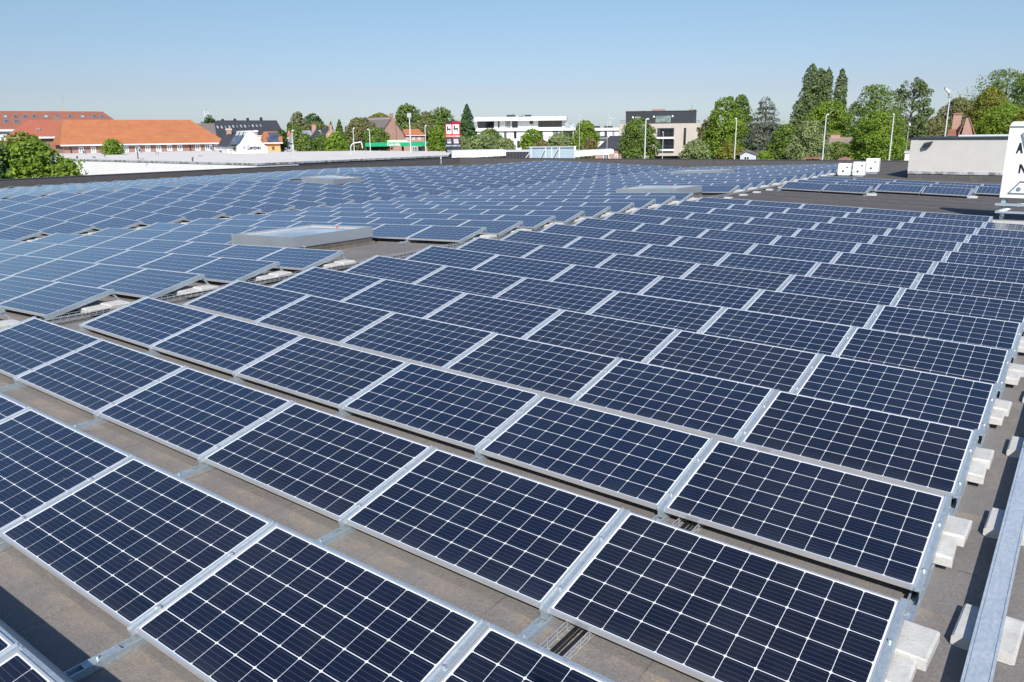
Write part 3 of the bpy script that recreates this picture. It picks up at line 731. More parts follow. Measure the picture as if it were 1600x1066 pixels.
# ------------------------------------------------------------------ trees
def tree(label, cx, top, bottom, wpx, depth, style='round', leaf='leaf_mid', n=None, seed=None, name='tree', size=None, trunk='bark', lean=0.0, gap=1.0, rough=1.0):
    """cx, top, bottom, wpx: where the crown stands in the photograph; depth: metres along the view axis"""
    rr = np.random.default_rng(seed if seed is not None else int(cx*7+top*13+depth))
    pm = at(cx, bottom, depth); ztop = at(cx, top, depth).z; zbot = max(pm.z, GROUND+.6)
    R = wpx*depth/FPX/2; H = ztop-zbot; base = Vector((pm.x, pm.y, GROUND))
    t = empty(name, base, 0, label, 'tree' if name != 'shrub' else 'shrub')
    Hc = ztop-GROUND; z0 = zbot-GROUND
    prof = {'round': lambda h: np.sqrt(np.clip(1-(2*h-.92)**2/1.12, 0, 1)), 'egg': lambda h: np.sqrt(np.clip(1-(np.maximum(h, .28)-.28)**2/.54, 0, 1))*np.minimum(1, .62+h*1.5),
            'cone': lambda h: np.clip(1-h, 0, 1)**.72*np.minimum(1, .6+h*3)+.03, 'column': lambda h: np.minimum(1, .70+h*1.3)*np.clip(1-h**7, 0, 1)**.75+.03, 'cedar': lambda h: np.clip(1-h, 0, 1)**.62*np.minimum(1, .7+h*2)+.08,
            'airy': lambda h: np.sqrt(np.clip(1-(2*h-1.05)**2/1.2, 0, 1)), 'spire': lambda h: np.clip(1-h, 0, 1)**.9+.02}[style]
    nb = {'round': 46, 'egg': 52, 'cone': 60, 'column': 60, 'cedar': 60, 'airy': 60, 'spire': 50}[style]
    nb = int(nb*max(.7, min(1.7, (H/max(R, .1))**.5*.8)))
    C, S = [], []
    tiers = 13; tw = .72+.5*rr.random(tiers)
    for i in range(nb):
        h = rr.random()**.9
        if style == 'cedar': ti = min(tiers-1, int(h*tiers)); h = (ti+.35*rr.random())/tiers
        w = float(prof(h))
        if rr.random() > .25+.75*w: h = rr.random()*.8; w = float(prof(h))
        a = rr.random()*2*math.pi; rho = R*w*(.30+.60*rr.random()**.5)
        if style == 'cedar': rho *= tw[min(tiers-1, int(h*tiers))]
        br = R*(.16+.20*rr.random()**1.5)*(.55+.45*w)
        if style in ('column', 'spire', 'cone'): br = R*(.18+.22*rr.random())*(.4+.6*w)
        if style == 'cedar': br = R*(.18+.16*rr.random())*(.5+.5*w)
        if style == 'airy': br = R*(.09+.13*rr.random())
        C.append((rho*math.cos(a)+lean*h, rho*math.sin(a), z0+br*.5+h*(H-br*1.15))); S.append(br)
    C, S = np.array(C), np.array(S)
    px = FPX*.64/depth                                          # pixels per metre in the 1024 px render
    ls = size or max(.20, min(.70, 1.9/px))
    area = 2*math.pi*R*H*.75
    N_ = n or int(min(15000, max(1400, 1.15*area*6.0/(ls*ls*.62))))
    if style == 'airy': N_ = int(N_*.30*gap)
    N1 = int(N_*{'airy': 1.0, 'cedar': .72}.get(style, .52 if rough < 1.3 else .68)); N2 = N_-N1
    k = rr.choice(len(C), N1, p=S**2/np.sum(S**2))
    d = rr.normal(size=(N1, 3)); d /= np.linalg.norm(d, axis=1)[:, None]
    d[:, 2] = np.where(d[:, 2] < -.35, -d[:, 2], d[:, 2])
    flat = .30 if style == 'cedar' else .85
    rad = S[k]*(.55+.55*rr.random(N1)**.6)
    p = C[k]+d*rad[:, None]*np.array([1, 1, flat])
    if style == 'cedar': r_ = np.hypot(p[:, 0], p[:, 1]); p[:, 2] -= .16*r_*r_/R
    if style == 'airy': p[:, 2] -= R*.30*rr.random(N1)**2.2
    if N2:                                                       # leaves over the whole uneven envelope fill the outline
        h = rr.random(N2)**.95; w = prof(h); keep = rr.random(N2) < .25+.75*w; h[~keep] *= .6; w = prof(h); a = rr.random(N2)*2*math.pi; f = rr.random(6)*6.283
        lump = 1+rough*(.13*np.sin(3*a+f[0]+6*h)+.10*np.sin(5*a+f[1]-11*h)+.08*np.sin(9*a+f[2]+17*h)+.10*np.sin(13*h+f[3]+2*a))+(.16*np.sin(23*h+f[4]+a)+.12*np.sin(41*h+f[5]-2*a) if style in ('column', 'cedar', 'cone') else 0)
        rho = R*w*lump*(.62+.36*rr.random(N2)**.5)
        q = np.stack([rho*np.cos(a)+lean*h, rho*np.sin(a), z0+h*H*.985+rr.normal(size=N2)*R*.03], 1); dq = np.stack([np.cos(a), np.sin(a), .25+h*.5+0*a], 1)+rr.normal(size=(N2, 3))*.4
        dq /= np.linalg.norm(dq, axis=1)[:, None]; p = np.concatenate([p, q]); d = np.concatenate([d, dq])
    p[:, 2] = np.maximum(p[:, 2], .15)
    nrm = d*.8+rr.normal(size=(N_, 3))*.55+np.array([0, 0, .35]); nrm /= np.linalg.norm(nrm, axis=1)[:, None]
    tg = np.cross(nrm, rr.normal(size=(N_, 3))); tg /= np.linalg.norm(tg, axis=1)[:, None]; bt = np.cross(nrm, tg)
    L_ = (ls*(.6+.8*rr.random(N_)))[:, None]*.5
    asp = .62 if style not in ('spire', 'cedar') else .42
    Q = np.stack([p-tg*L_, p-bt*L_*asp+nrm*L_*.12, p+tg*L_, p+bt*L_*asp+nrm*L_*.12], 1).reshape(-1, 3)
    me = bpy.data.meshes.new('crown'); me.vertices.add(N_*4); me.vertices.foreach_set('co', Q.astype(np.float32).ravel())
    me.loops.add(N_*4); me.loops.foreach_set('vertex_index', np.arange(N_*4, dtype=np.int32)); me.polygons.add(N_)
    me.polygons.foreach_set('loop_start', np.arange(0, N_*4, 4, dtype=np.int32)); me.polygons.foreach_set('loop_total', np.full(N_, 4, dtype=np.int32))
    me.materials.append(MATS[leaf]); me.update(); me.validate()
    o = bpy.data.objects.new('crown', me); COL.objects.link(o); o.parent = t
    m = MB(); tr = max(.12, min(.5, Hc*.022)); 
    m.tube((0, 0, 0), (0, 0, z0+H*.3), tr, tr*.7, trunk, 8); m.tube((0, 0, z0+H*.3), (lean*.8, 0, z0+H*.88), tr*.7, tr*.18, trunk, 7)
    for i in range(0, len(C), 3 if style != 'airy' else 1):
        c = Vector(C[i]); zz = max(min(c.z-R*.35, z0+H*.8), z0*.8); m.tube((lean*.5*(zz-z0)/max(H, .1), 0, zz), tuple(c), tr*.30, tr*.07, trunk, 5, False)
    m.build('trunk', t)
    return t
T = tree
# left
T('big leafy mid green tree behind the parapet at the left edge', 58, 219, 300, 104, 62, 'egg', 'leaf_bright', size=.30, seed=4, rough=1.9)
T('low leafy side tree at the right of the big left tree', 108, 252, 300, 40, 60, 'round', 'leaf_bright', size=.28, rough=1.6)
T('dark green tree cut by the left picture edge', 2, 224, 300, 50, 60, 'egg', 'leaf_dark', size=.30, rough=1.6)
T('yellow green tree top between the left tree and the orange roofs', 42, 206, 268, 66, 78, 'round', 'leaf_yellow', size=.34)
T('small bright tree before the long orange roofed building', 178, 217, 246, 32, 112, 'egg', 'leaf_bright')
T('spiky dark conifer beside the antenna behind the black roof', 329, 180, 206, 30, 235, 'cedar', 'leaf_dark')
# middle
T('tall dark olive cedar left of the twin dark crowns', 468, 175, 228, 27, 215, 'egg', 'leaf_olive')
T('dark pine with broad top beside the olive cedar', 491, 177, 212, 29, 222, 'round', 'leaf_dark')
T('rounded olive tree below the dark pine', 493, 190, 222, 44, 200, 'round', 'leaf_olive')
T('narrow thuja at the right end of the orange house with panels', 443, 201, 246, 16, 122, 'column', 'leaf_dark')
T('slim pale conifer tip beside the black roof', 455, 191, 236, 9, 190, 'column', 'leaf_mid')
T('narrow green columnar tree by the leftmost street lamp', 468, 196, 244, 15, 135, 'column', 'leaf_mid')
T('green conical street tree, first of the row behind the white roof', 479, 209, 248, 27, 122, 'egg', 'leaf_mid')
T('green conical street tree, middle of the row before the gabled house', 504, 209, 248, 27, 124, 'egg', 'leaf_mid')
T('wide bright street tree at the right of the row', 529, 206, 248, 38, 123, 'egg', 'leaf_bright')
T('thin conifer behind the gabled house chimney', 519, 190, 224, 13, 210, 'spire', 'leaf_dark')
T('small conifer left of the willow', 532, 187, 226, 17, 205, 'cone', 'leaf_mid')
T('grey olive willow left of the green canopy', 566, 184, 248, 60, 150, 'egg', 'leaf_olive')
T('green tree touching the willow before the brick gable', 590, 199, 246, 44, 140, 'round', 'leaf_mid')
T('yellow topped tree behind the grey roofed brick house', 594, 177, 200, 36, 250, 'round', 'leaf_yellow')
T('large round oak behind the tall floodlight', 638, 162, 222, 44, 220, 'round', 'leaf_mid', rough=1.5)
T('brownish green tree between the two large oaks', 667, 174, 222, 32, 235, 'round', 'leaf_olive')
T('large round oak left of the sign tower', 691, 167, 220, 40, 226, 'round', 'leaf_mid', rough=1.5)
T('mid green tree behind the orange tiled annex', 663, 187, 236, 54, 200, 'round', 'leaf_olive')
T('bright tree just left of the sign tower', 687, 196, 248, 38, 135, 'egg', 'leaf_bright')
T('dark brown green spruce right of the sign tower', 731, 163, 232, 34, 185, 'cone', 'leaf_dark', name='spruce')
T('pale lime tree at the foot of the sign tower', 722, 213, 250, 30, 128, 'egg', 'leaf_pale')
T('mid green tree behind the widest pale lime tree', 766, 201, 246, 42, 146, 'egg', 'leaf_mid')
T('widest pale lime tree before the white apartments', 757, 209, 250, 56, 126, 'round', 'leaf_pale')
T('small pale flowering tree before the white apartments', 789, 215, 250, 36, 124, 'egg', 'leaf_pale')
T('bright green tree behind the tall thin pole', 832, 201, 248, 38, 128, 'round', 'leaf_bright')
T('brownish bush below the bright tree by the pole', 846, 218, 248, 26, 122, 'round', 'leaf_brown')
T('pale lime tree above the blue hoarding', 876, 207, 250, 46, 124, 'round', 'leaf_pale')
T('tall bright tree right of the blue hoarding', 914, 188, 250, 43, 124, 'egg', 'leaf_bright')
T('small brownish tree before the dark sloping roof', 922, 214, 248, 22, 116, 'egg', 'leaf_brown')
T('bright conical tree before the tan building', 996, 185, 262, 60, 108, 'egg', 'leaf_mid', seed=9)
T('olive brown birch at the right of the tan building', 1103, 187, 262, 40, 120, 'airy', 'leaf_brown', gap=2.2)
T('pale rounded tree at the foot of the tan building', 1086, 218, 262, 44, 106, 'round', 'leaf_pale')
T('tall vivid green tree right of the tan building', 1128, 152, 265, 58, 116, 'egg', 'leaf_bright', rough=1.5)
T('darker tall tree behind the vivid green tree', 1152, 149, 262, 40, 132, 'egg', 'leaf_mid')
T('yellow green shrub below the lamp by the vivid tree', 1141, 223, 262, 42, 98, 'round', 'leaf_yellow')
T('tall grey green cedar with layered drooping branches', 1191, 152, 260, 72, 112, 'cedar', 'leaf_grey', gap=2.6, seed=21)
T('dark green tree between the cedar and the silver tree', 1224, 194, 265, 54, 104, 'egg', 'leaf_mid')
T('bright bush under the cedar beside the pale blue house', 1192, 235, 265, 30, 96, 'round', 'leaf_bright')
T('pale silver green tree left of the slanting lamp', 1262, 188, 268, 62, 97, 'egg', 'leaf_pale')
T('tallest poplar of the clump at right', 1259, 101, 238, 29, 205, 'column', 'leaf_poplar')
T('short poplar on the left side of the clump', 1243, 155, 238, 21, 203, 'column', 'leaf_poplar')
T('poplar with brownish middle in the clump', 1272, 107, 238, 24, 207, 'column', 'leaf_poplar')
T('rightmost poplar of the dense clump', 1284, 108, 236, 17, 206, 'column', 'leaf_poplar')
T('single slim poplar standing apart from the clump', 1305, 108, 236, 18, 210, 'column', 'leaf_poplar')
T('rounded yellow green tree in front of the poplars', 1292, 158, 232, 64, 150, 'round', 'leaf_bright', rough=1.5)
T('broad green tree behind the lamp left of the cabinets', 1358, 133, 262, 84, 124, 'egg', 'leaf_mid', seed=31, rough=1.25)
T('vivid green tree in front at the right lamp', 1366, 172, 272, 86, 104, 'egg', 'leaf_bright', seed=5, rough=1.5)
T('dark clipped ball tree below the tan roofed house', 1306, 221, 262, 44, 106, 'round', 'leaf_mid')
T('small dark tree between ball tree and vivid tree', 1338, 219, 264, 30, 107, 'egg', 'leaf_dark')
T('airy tall birch with pale trunk against the sky', 1417, 122, 238, 62, 150, 'airy', 'leaf_poplar', trunk='bark_pale', gap=1.9, seed=12)
T('dark green tree below the airy birch', 1424, 184, 262, 54, 160, 'round', 'leaf_olive')
T('olive tree left of the tall floodlight at right', 1455, 182, 255, 52, 170, 'round', 'leaf_olive')
T('brown green tree behind the tall floodlight at right', 1489, 152, 238, 56, 180, 'round', 'leaf_olive')
T('huge green tree at the top right corner', 1560, 110, 230, 118, 190, 'round', 'leaf_mid', seed=8, rough=1.5)
T('yellow topped tree under the huge right tree', 1537, 136, 232, 52, 165, 'round', 'leaf_yellow')
T('vivid green tree above the plant room pipe', 1562, 162, 240, 74, 130, 'round', 'leaf_bright')
T('yellow green tree cut by the right picture edge', 1597, 168, 240, 44, 122, 'round', 'leaf_yellow')
T('dark green trees edge beyond the huge right tree', 1625, 120, 240, 80, 180, 'round', 'leaf_mid')

# far belt of woodland that closes the horizon
rr = np.random.default_rng(77); P_ = []
for px in np.arange(-250, 1900, 9):
    dep = 520+rr.random()*160; p0 = at(px, 230, dep); hgt = 8.4+rr.random()*3.2; w = 5.5
    for i in range(38):
        a = rr.normal(size=3)*np.array([w*.55, w*.55, 0]); P_.append((p0.x+a[0], p0.y+a[1], GROUND+rr.random()**.8*hgt))
P_ = np.array(P_); n_ = len(P_); tg = rr.normal(size=(n_, 3)); tg /= np.linalg.norm(tg, axis=1)[:, None]; bt = np.cross(tg, rr.normal(size=(n_, 3))); bt /= np.linalg.norm(bt, axis=1)[:, None]
Q = np.stack([P_-tg*1.3, P_-bt*.9, P_+tg*1.3, P_+bt*.9], 1).reshape(-1, 3); me = bpy.data.meshes.new('far_wood'); me.from_pydata([tuple(q) for q in Q], [], [tuple(range(4*i, 4*i+4)) for i in range(n_)])
me.materials.append(MATS['leaf_olive']); o = bpy.data.objects.new('far_woodland', me); COL.objects.link(o); tag(o, 'low hazy belt of far-off woodland closing the horizon', 'woodland', kind='stuff')

# ------------------------------------------------------------------ buildings beyond the roof
FH = Vector((math.sin(YAW), math.cos(YAW), 0)); RH = Vector((math.cos(YAW), -math.sin(YAW), 0))
class Fr:
    """upright local frame: u to the right along the facade, w away from the camera, z up from the ground"""
    def __init__(s, px, depth, ang=0.0):
        o = at(px, 215, depth); s.o = Vector((o.x, o.y, GROUND)); a = math.radians(ang)-math.atan((px-800)/FPX)
        s.u = RH*math.cos(a)+FH*math.sin(a); s.w = -RH*math.sin(a)+FH*math.cos(a); s.rz = math.atan2(s.u.y, s.u.x)
    def uz(s, px, py, w=0.0):
        d = ray(px, py); k = ((s.o + s.w*w - CAM).dot(s.w))/d.dot(s.w); p = CAM+d*k-s.o; return p.dot(s.u), p.z
    def root(s, name, label, cat, group=None): return empty(name, s.o, s.rz, label, cat, group)
    def rect(s, x0, y0, x1, y1, w=0.0):
        a, b = s.uz(x0, (y0+y1)/2, w), s.uz(x1, (y0+y1)/2, w); c, d = s.uz((x0+x1)/2, y0, w), s.uz((x0+x1)/2, y1, w); return a[0], b[0], d[1], c[1]
def window(root, u0, u1, z0, z1, w=0.0, frame='white_paint', pane='pane_dark', name='window', bars=1, fw=.07):
    m = MB(); e = fw
    m.box(u0, u0+e, w-.05, w+.02, z0, z1, frame); m.box(u1-e, u1, w-.05, w+.02, z0, z1, frame); m.box(u0+e, u1-e, w-.05, w+.02, z0, z0+e, frame); m.box(u0+e, u1-e, w-.05, w+.02, z1-e, z1, frame)
    for k in range(1, bars+1):
        x = u0+(u1-u0)*k/(bars+1)
        if bars: m.box(x-e*.4, x+e*.4, w-.045, w+.02, z0+e, z1-e, frame)
    f = m.build(name, root); m = MB(); m.box(u0+e, u1-e, w-.02, w-.006, z0+e, z1-e, pane); m.build('pane', f); return f

def warehouse():
    zt = .30
    def gp(px, py, z=zt): d = ray(px, py); return CAM + d*((z-CAM.z)/d.z)
    A, B, C_ = gp(40, 247.5), gp(400, 256.3), gp(700, 243.4); D = gp(708, 236.6); E_ = gp(400, 234.2); F_ = gp(60, 240.5)
    o = empty('white_warehouse', (B.x, B.y, GROUND), 0, 'low white warehouse with flat cream roof beyond the left parapet', 'warehouse'); oo = Vector((B.x, B.y, 0))
    loc = lambda p, z: (p.x-B.x, p.y-B.y, z-GROUND)
    m = MB(); m.poly([loc(p, zt+.001) for p in (A, B, C_, D, E_, F_)], 'white_roof'); m.build('roof', o)
    Bm = B.lerp(C_, .18); m = MB()
    for p, q in ((A, B), (B, Bm), (D, E_), (E_, F_), (F_, A)): m.poly([loc(p, GROUND), loc(q, GROUND), loc(q, zt), loc(p, zt)], 'white_render')
    m.build('white_wall', o)
    m = MB(); m.poly([loc(Bm, GROUND), loc(C_, GROUND), loc(C_, zt), loc(Bm, zt)], 'dark_corrugated'); m.poly([loc(C_, GROUND), loc(D, GROUND), loc(D, zt), loc(C_, zt)], 'dark_corrugated'); m.build('corrugated_wall', o)
    m = MB()
    for p, q in ((A, B), (B, C_)):
        d = (q-p).normalized(); nn = Vector((d.y, -d.x, 0))*.06
        m.hull8([loc(p+nn, zt-.12), loc(q+nn, zt-.12), loc(q-nn, zt-.12), loc(p-nn, zt-.12), loc(p+nn, zt+.05), loc(q+nn, zt+.05), loc(q-nn, zt+.05), loc(p-nn, zt+.05)], 'flashing')
    m.build('gutter', o)
    k = 0
    kinds = [(132, 241, 6, 'box'), (166, 240, 8, 'box'), (216, 249, 17, 'pipe'), (147, 247.5, 3, 'box'), (164, 247.5, 3.5, 'pipe'), (246, 242.5, 6, 'bracket'), (296, 234.8, 4.5, 'pipe'), (331, 236.5, 10, 'box'), (345, 239.5, 5, 'box'), (313, 246, 4, 'bracket'), (447, 237.2, 6, 'box'), (361, 240, 4, 'pipe'), (219, 239, 8, 'box'), (223, 261, 5, 'bracket'), (301, 259, 6, 'elbow')]
    desc = ['square vent box nearest the orange building, left end', 'taller square vent box on the roof left of the small tree', 'thick dark flue pipe standing on the white warehouse roof', 'tiny dark roof vent near the left end', 'tiny vent pipe near the left end', 'low wire bracket in the middle of the roof',
            'thin vent pipe by the brick windows', 'tall grey ventilation box at the right of the brick windows', 'reddish ventilation box beside the tall grey one', 'low dark bracket near the front edge', 'pale vent box at the right beside the lamp', 'small pipe below the white gabled house', 'grey vent box behind the thick flue',
            'wire bracket by the white front edge', 'bent dark outlet pipe at the front edge']
    for (px, py, h, kd), ds in zip(kinds, desc):
        p = gp(px, py) if kd not in ('elbow',) and py < 255 else gp(px, min(py, 252.5)); s = (p-CAM).dot(CF)/FPX; hh = h*s; m = MB()
        if kd == 'box': m.bbox(-1.7*s, 1.7*s, -1.7*s, 1.7*s, 0, hh, 'galv', .03); m.box(-1.2*s, 1.2*s, -1.76*s, -1.71*s, hh*.25, hh*.8, 'dark_frame')
        elif kd == 'pipe': m.tube((0, 0, 0), (0, 0, hh), .9*s, .9*s, 'flashing' if h < 10 else 'parapet_cap', 10); m.tube((0, 0, hh), (0, 0, hh+1.2*s), 1.5*s, 1.3*s, 'parapet_cap', 10)
        elif kd == 'bracket': m.box(-3*s, 3*s, -.15*s, .15*s, hh*.7, hh*.8, 'parapet_cap'); m.tube((-2*s, 0, 0), (-2*s, 0, hh), .25*s, .25*s, 'parapet_cap', 6); m.tube((2*s, 0, 0), (2*s, 0, hh), .25*s, .25*s, 'parapet_cap', 6)
        else: m.tube((0, 0, 0), (0, 0, hh*.7), 1.2*s, 1.2*s, 'parapet_cap', 10); m.tube((0, 0, hh*.7), (1.8*s, -1*s, hh), 1.2*s, 1.2*s, 'parapet_cap', 10)
        v = m.build('roof_vent'); v.location = (p.x, p.y, zt); v.rotation_euler = (0, 0, -YAW); tag(v, ds, 'roof vent', 'vents and flues on the white warehouse roof')
warehouse()

def hip(m, u0, u1, w0, w1, ze, zr, r0, r1, mat, over=.35, wr=None):
    a, b, c, d = (u0-over, w0-over, ze), (u1+over, w0-over, ze), (u1+over, w1+over, ze), (u0-over, w1+over, ze); wm = wr if wr is not None else (w0+w1)/2
    e, f = (r0, wm, zr), (r1, wm, zr)
    m.poly([a, b, f, e], mat); m.poly([b, c, f], mat) if abs(r1-u1) > -1 else None; m.poly([c, d, e, f], mat); m.poly([d, a, e], mat)
    m.poly([d, c, b, a], mat)

# long brick building with the orange hip roof
F = Fr(215, 128, 9); R_ = F.root('orange_roof_building', 'long low brick building under a bright orange tiled hip roof', 'building')
u0, ze = F.uz(100, 227.5); u1, _ = F.uz(351, 224); ze = F.uz(225, 225.5)[1]; wd = 13.0
ra, zr = F.uz(97, 187, wd/2); rb, zr2 = F.uz(297, 187.5, wd/2); zr = (zr+zr2)/2
m = MB(); m.box(u0, u1, 0, wd, 0, ze, 'brick_red'); m.build('wall', R_)
m = MB(); hip(m, u0, u1, 0, wd, ze+.02, zr, ra, rb, 'orange_tiles', .5); rf = m.build('roof', R_)
m = MB(); m.box(u0-.55, u1+.55, -.62, -.5, ze-.12, ze+.08, 'white_paint'); m.box(u0-.5, u1+.5, -.5, 0, ze-.16, ze-.10, 'dark_frame'); m.build('gutter', R_)
for k, (px, py) in enumerate(((127, 234.5), (146, 234.5), (197, 233.5), (215, 233.5), (231, 232.5), (248, 232.5), (265, 231.5), (281, 231.5), (309, 231), (324.5, 230.8), (339, 230.3))):
    a, b, c, d = F.rect(px-4, py-5, px+4, py+4.5); window(R_, a, b, c, d, 0, 'white_paint', 'pane_green' if k < 8 else 'pane_blue', fw=.16)
for px in (110, 297): m = MB(); a, _ = F.uz(px, 230); m.tube((a, -.08, 0), (a, -.08, ze), .07, .07, 'dark_frame', 6); m.build('downpipe', R_)
# small orange-red wing behind
F = Fr(66, 140, 9); R_ = F.root('red_roof_wing', 'small orange red hip roofed house left of the long orange roof', 'house')
u0, _ = F.uz(22, 214); u1, _ = F.uz(112, 214); ze = F.uz(54, 214.5)[1]; ra, zr = F.uz(43, 187.5, 4); rb, _ = F.uz(92, 188, 4)
m = MB(); m.box(u0, u1, 0, 8, 0, ze, 'brick_red'); m.build('wall', R_)
m = MB(); hip(m, u0, u1, 0, 8, ze+.02, zr, ra, rb, 'red_tiles', .4); rf = m.build('roof', R_)
m = MB(); a, z = F.uz(60, 204, 1.5); m.box(a-.25, a+.25, 1.2, 1.9, z-.6, z+.35, 'flashing'); m.build('roof_vent_pipe', rf)
m = MB(); m.box(u0-.45, u1+.45, -.52, -.42, ze-.25, ze+.08, 'white_paint'); m.build('gutter', R_)
m = MB(); a, z = F.uz(89, 187, 4); m.box(a-.5, a+.5, 3.5, 4.5, z-1.2, z+.5, 'brick_red'); m.build('chimney', R_)
# back long rust coloured roof with roof windows
F = Fr(80, 178, 3); R_ = F.root('rust_roof_building', 'long building at far left under a rust brown roof with many roof windows', 'building')
u0, _ = F.uz(-120, 203); u1, _ = F.uz(196, 203); ze = F.uz(12, 203)[1]; wd = 15; ra, zr = F.uz(-150, 172.6, wd/2); rb, _ = F.uz(160, 173, wd/2)
m = MB(); m.box(u0, u1, 0, wd, 0, ze, 'white_render'); m.build('wall', R_)
m = MB(); hip(m, u0, u1, 0, wd, ze+.02, zr, ra, rb, 'rust_tiles', .5); rf = m.build('roof', R_)
m = MB(); m.box(u0-.5, u1+.5, -.66, -.5, ze-.35, ze+.1, 'white_paint'); m.build('gutter', R_)
sl = (zr-ze)/(wd/2+.5)
def roofwin(parent, F, px, py, su, sw, ze, sl, over, pane, frame='bluegrey'):
    # on the front slope z = ze + sl*(w+over): find the point under the pixel
    d = ray(px, py); o = CAM-F.o; ow, dw = o.dot(F.w), d.dot(F.w); k = (ze+sl*(ow+over)-(CAM.z-GROUND))/(d.z-sl*dw); p = CAM+d*k-F.o
    u, w = p.dot(F.u), p.dot(F.w); th = math.atan(sl); M = Matrix.Translation((u, w, ze+sl*(w+over))) @ Matrix.Rotation(th, 4, 'X')
    m = MB(); e = .12
    m.box(-su, su, -sw, -sw+e, -.02, .12, frame, M); m.box(-su, su, sw-e, sw, -.02, .12, frame, M); m.box(-su, -su+e, -sw+e, sw-e, -.02, .12, frame, M); m.box(su-e, su, -sw+e, sw-e, -.02, .12, frame, M)
    f = m.build('roof_window', parent); m = MB(); m.box(-su+e, su-e, -sw+e, sw-e, .0, .06, pane, M); m.build('pane', f)
for k, px in enumerate((8.5, 24, 39, 54, 72, 90.5, 109.5, 129, 147.5, 159.5)): roofwin(rf, F, px, 182.5, .42, .62, ze, sl, .5, 'pane_light' if k in (0, 4, 7) else 'pane_blue')
for px in (10, 26): roofwin(rf, F, px, 190, .42, .6, ze, sl, .5, 'pane_blue')
for px, py in ((1, 205.5), (3.5, 216), (4, 221.5)): a, b, c, d = F.rect(px-2.2, py-2.4, px+2.2, py+2.4); window(R_, a, b, c, d, 0, 'white_paint', 'pane_dark')
# church spire
F = Fr(101.5, 620); R_ = F.root('church_spire', 'thin stone church spire with a cross rising behind the rust roof', 'spire')
b0, zb = F.uz(101.5, 180); bt_, zt_ = F.uz(101, 158); _, zx = F.uz(100, 148); s = 620/FPX
m = MB(); m.box(b0-2.2*s, b0+2.2*s, -2.2*s, 2.2*s, 0, zb, 'stone'); m.build('tower', R_)
m = MB()
for a, b in (((-2.2, -2.2), (2.2, -2.2)), ((2.2, -2.2), (2.2, 2.2)), ((2.2, 2.2), (-2.2, 2.2)), ((-2.2, 2.2), (-2.2, -2.2))): m.poly([(b0+a[0]*s, a[1]*s, zb), (b0+b[0]*s, b[1]*s, zb), (b0, 0, zt_)], 'stone' if a[1] > 0 or a[0] < 0 else 'spire_grey')  # right face in dark grey, the other three in stone colour
m.build('spire_roof', R_)
m = MB(); m.tube((b0, 0, zt_-2), (b0, 0, zx), .18, .12, 'flashing', 6); m.box(b0-1.3*s, b0+1.3*s, -.1, .1, zx-2.2*s, zx-1.8*s, 'flashing'); m.build('cross', R_)
# antenna mast behind black roof
F = Fr(322, 330); R_ = F.root('antenna_mast', 'thin grey telecom mast with antennas beside the spiky conifer', 'mast'); u, z = F.uz(321.5, 170)
m = MB(); m.tube((u, 0, 0), (u, 0, z), .35, .25, 'flashing', 6)
m.build('pole', R_); m = MB()
for dx in (-.7, 0, .7): m.box(u+dx-.16, u+dx+.16, -.3, .3, z-3.2, z-.8, 'white_metal')
m.box(u-.9, u+.9, -.1, .1, z-2.2, z-2.0, 'flashing'); m.build('antenna', R_)
# black roofed large building
F = Fr(390, 205, 12); R_ = F.root('black_roof_building', 'big building under a black hip roof with a row of roof windows', 'building')
u0, _ = F.uz(318, 214); u1, _ = F.uz(447, 222); ze = F.uz(380, 222)[1]; wd = 16; ra, zr = F.uz(339, 189.5, wd/2); rb, z2 = F.uz(432, 187, wd/2)
m = MB(); m.box(u0, u1, 0, wd, 0, ze, 'brick_red'); m.build('wall', R_)
m = MB(); hip(m, u0, u1, 0, wd, ze+.02, (zr+z2)/2, ra, rb, 'slate_tiles', .5); rf = m.build('roof', R_); sl = ((zr+z2)/2-ze)/(wd/2+.5)
for k in range(13): px = 334+k*6.1; roofwin(rf, F, px, 199.6-k*.24, .34, .8, ze, sl, .5, 'pane_light' if k % 3 else 'pane_green', 'slate_tiles')
for px, py in ((348, 189), (367, 188.5), (387, 187.5), (408, 186.5)): u, z = F.uz(px, py, wd/2); m = MB(); m.box(u-.3, u+.3, wd/2-.3, wd/2+.3, z-.8, z+.5, 'dark_frame'); m.build('ridge_vent', rf)
# grey gable left of it
F = Fr(318, 190, 0); R_ = F.root('grey_shed', 'small grey roofed house glimpsed right of the orange roof end', 'house'); a, b, c, d = F.rect(306, 202, 336, 216)
m = MB(); m.box(a, b, 0, 8, 0, c+.6, 'white_render'); m.build('wall', R_); m = MB(); _, zr = F.uz(320, 193, 4); hip(m, a, b, 0, 8, c+.62, zr, a-.2, b+.2, 'grey_tiles', .3); m.build('roof', R_)

# white gabled house with lettering
F = Fr(391, 112, 8); R_ = F.root('white_gable_house', 'white rendered gable house with dark lettering on its front', 'house')
ap, za = F.uz(390.5, 204.2); ul, zl = F.uz(370, 228.5); ur, zrr = F.uz(418, 230); ul2, zl2 = F.uz(375, 224)
wd = 11
m = MB(); m.prism([(ul, 0), (ur, 0), (ur, zrr), (F.uz(412, 225.5)[0], F.uz(412, 225.5)[1]), (ap+.25, za), (ap-.25, za), (ul2, zl2), (ul, zl)], 0, wd, 'white_render'); m.build('gable_wall', R_)
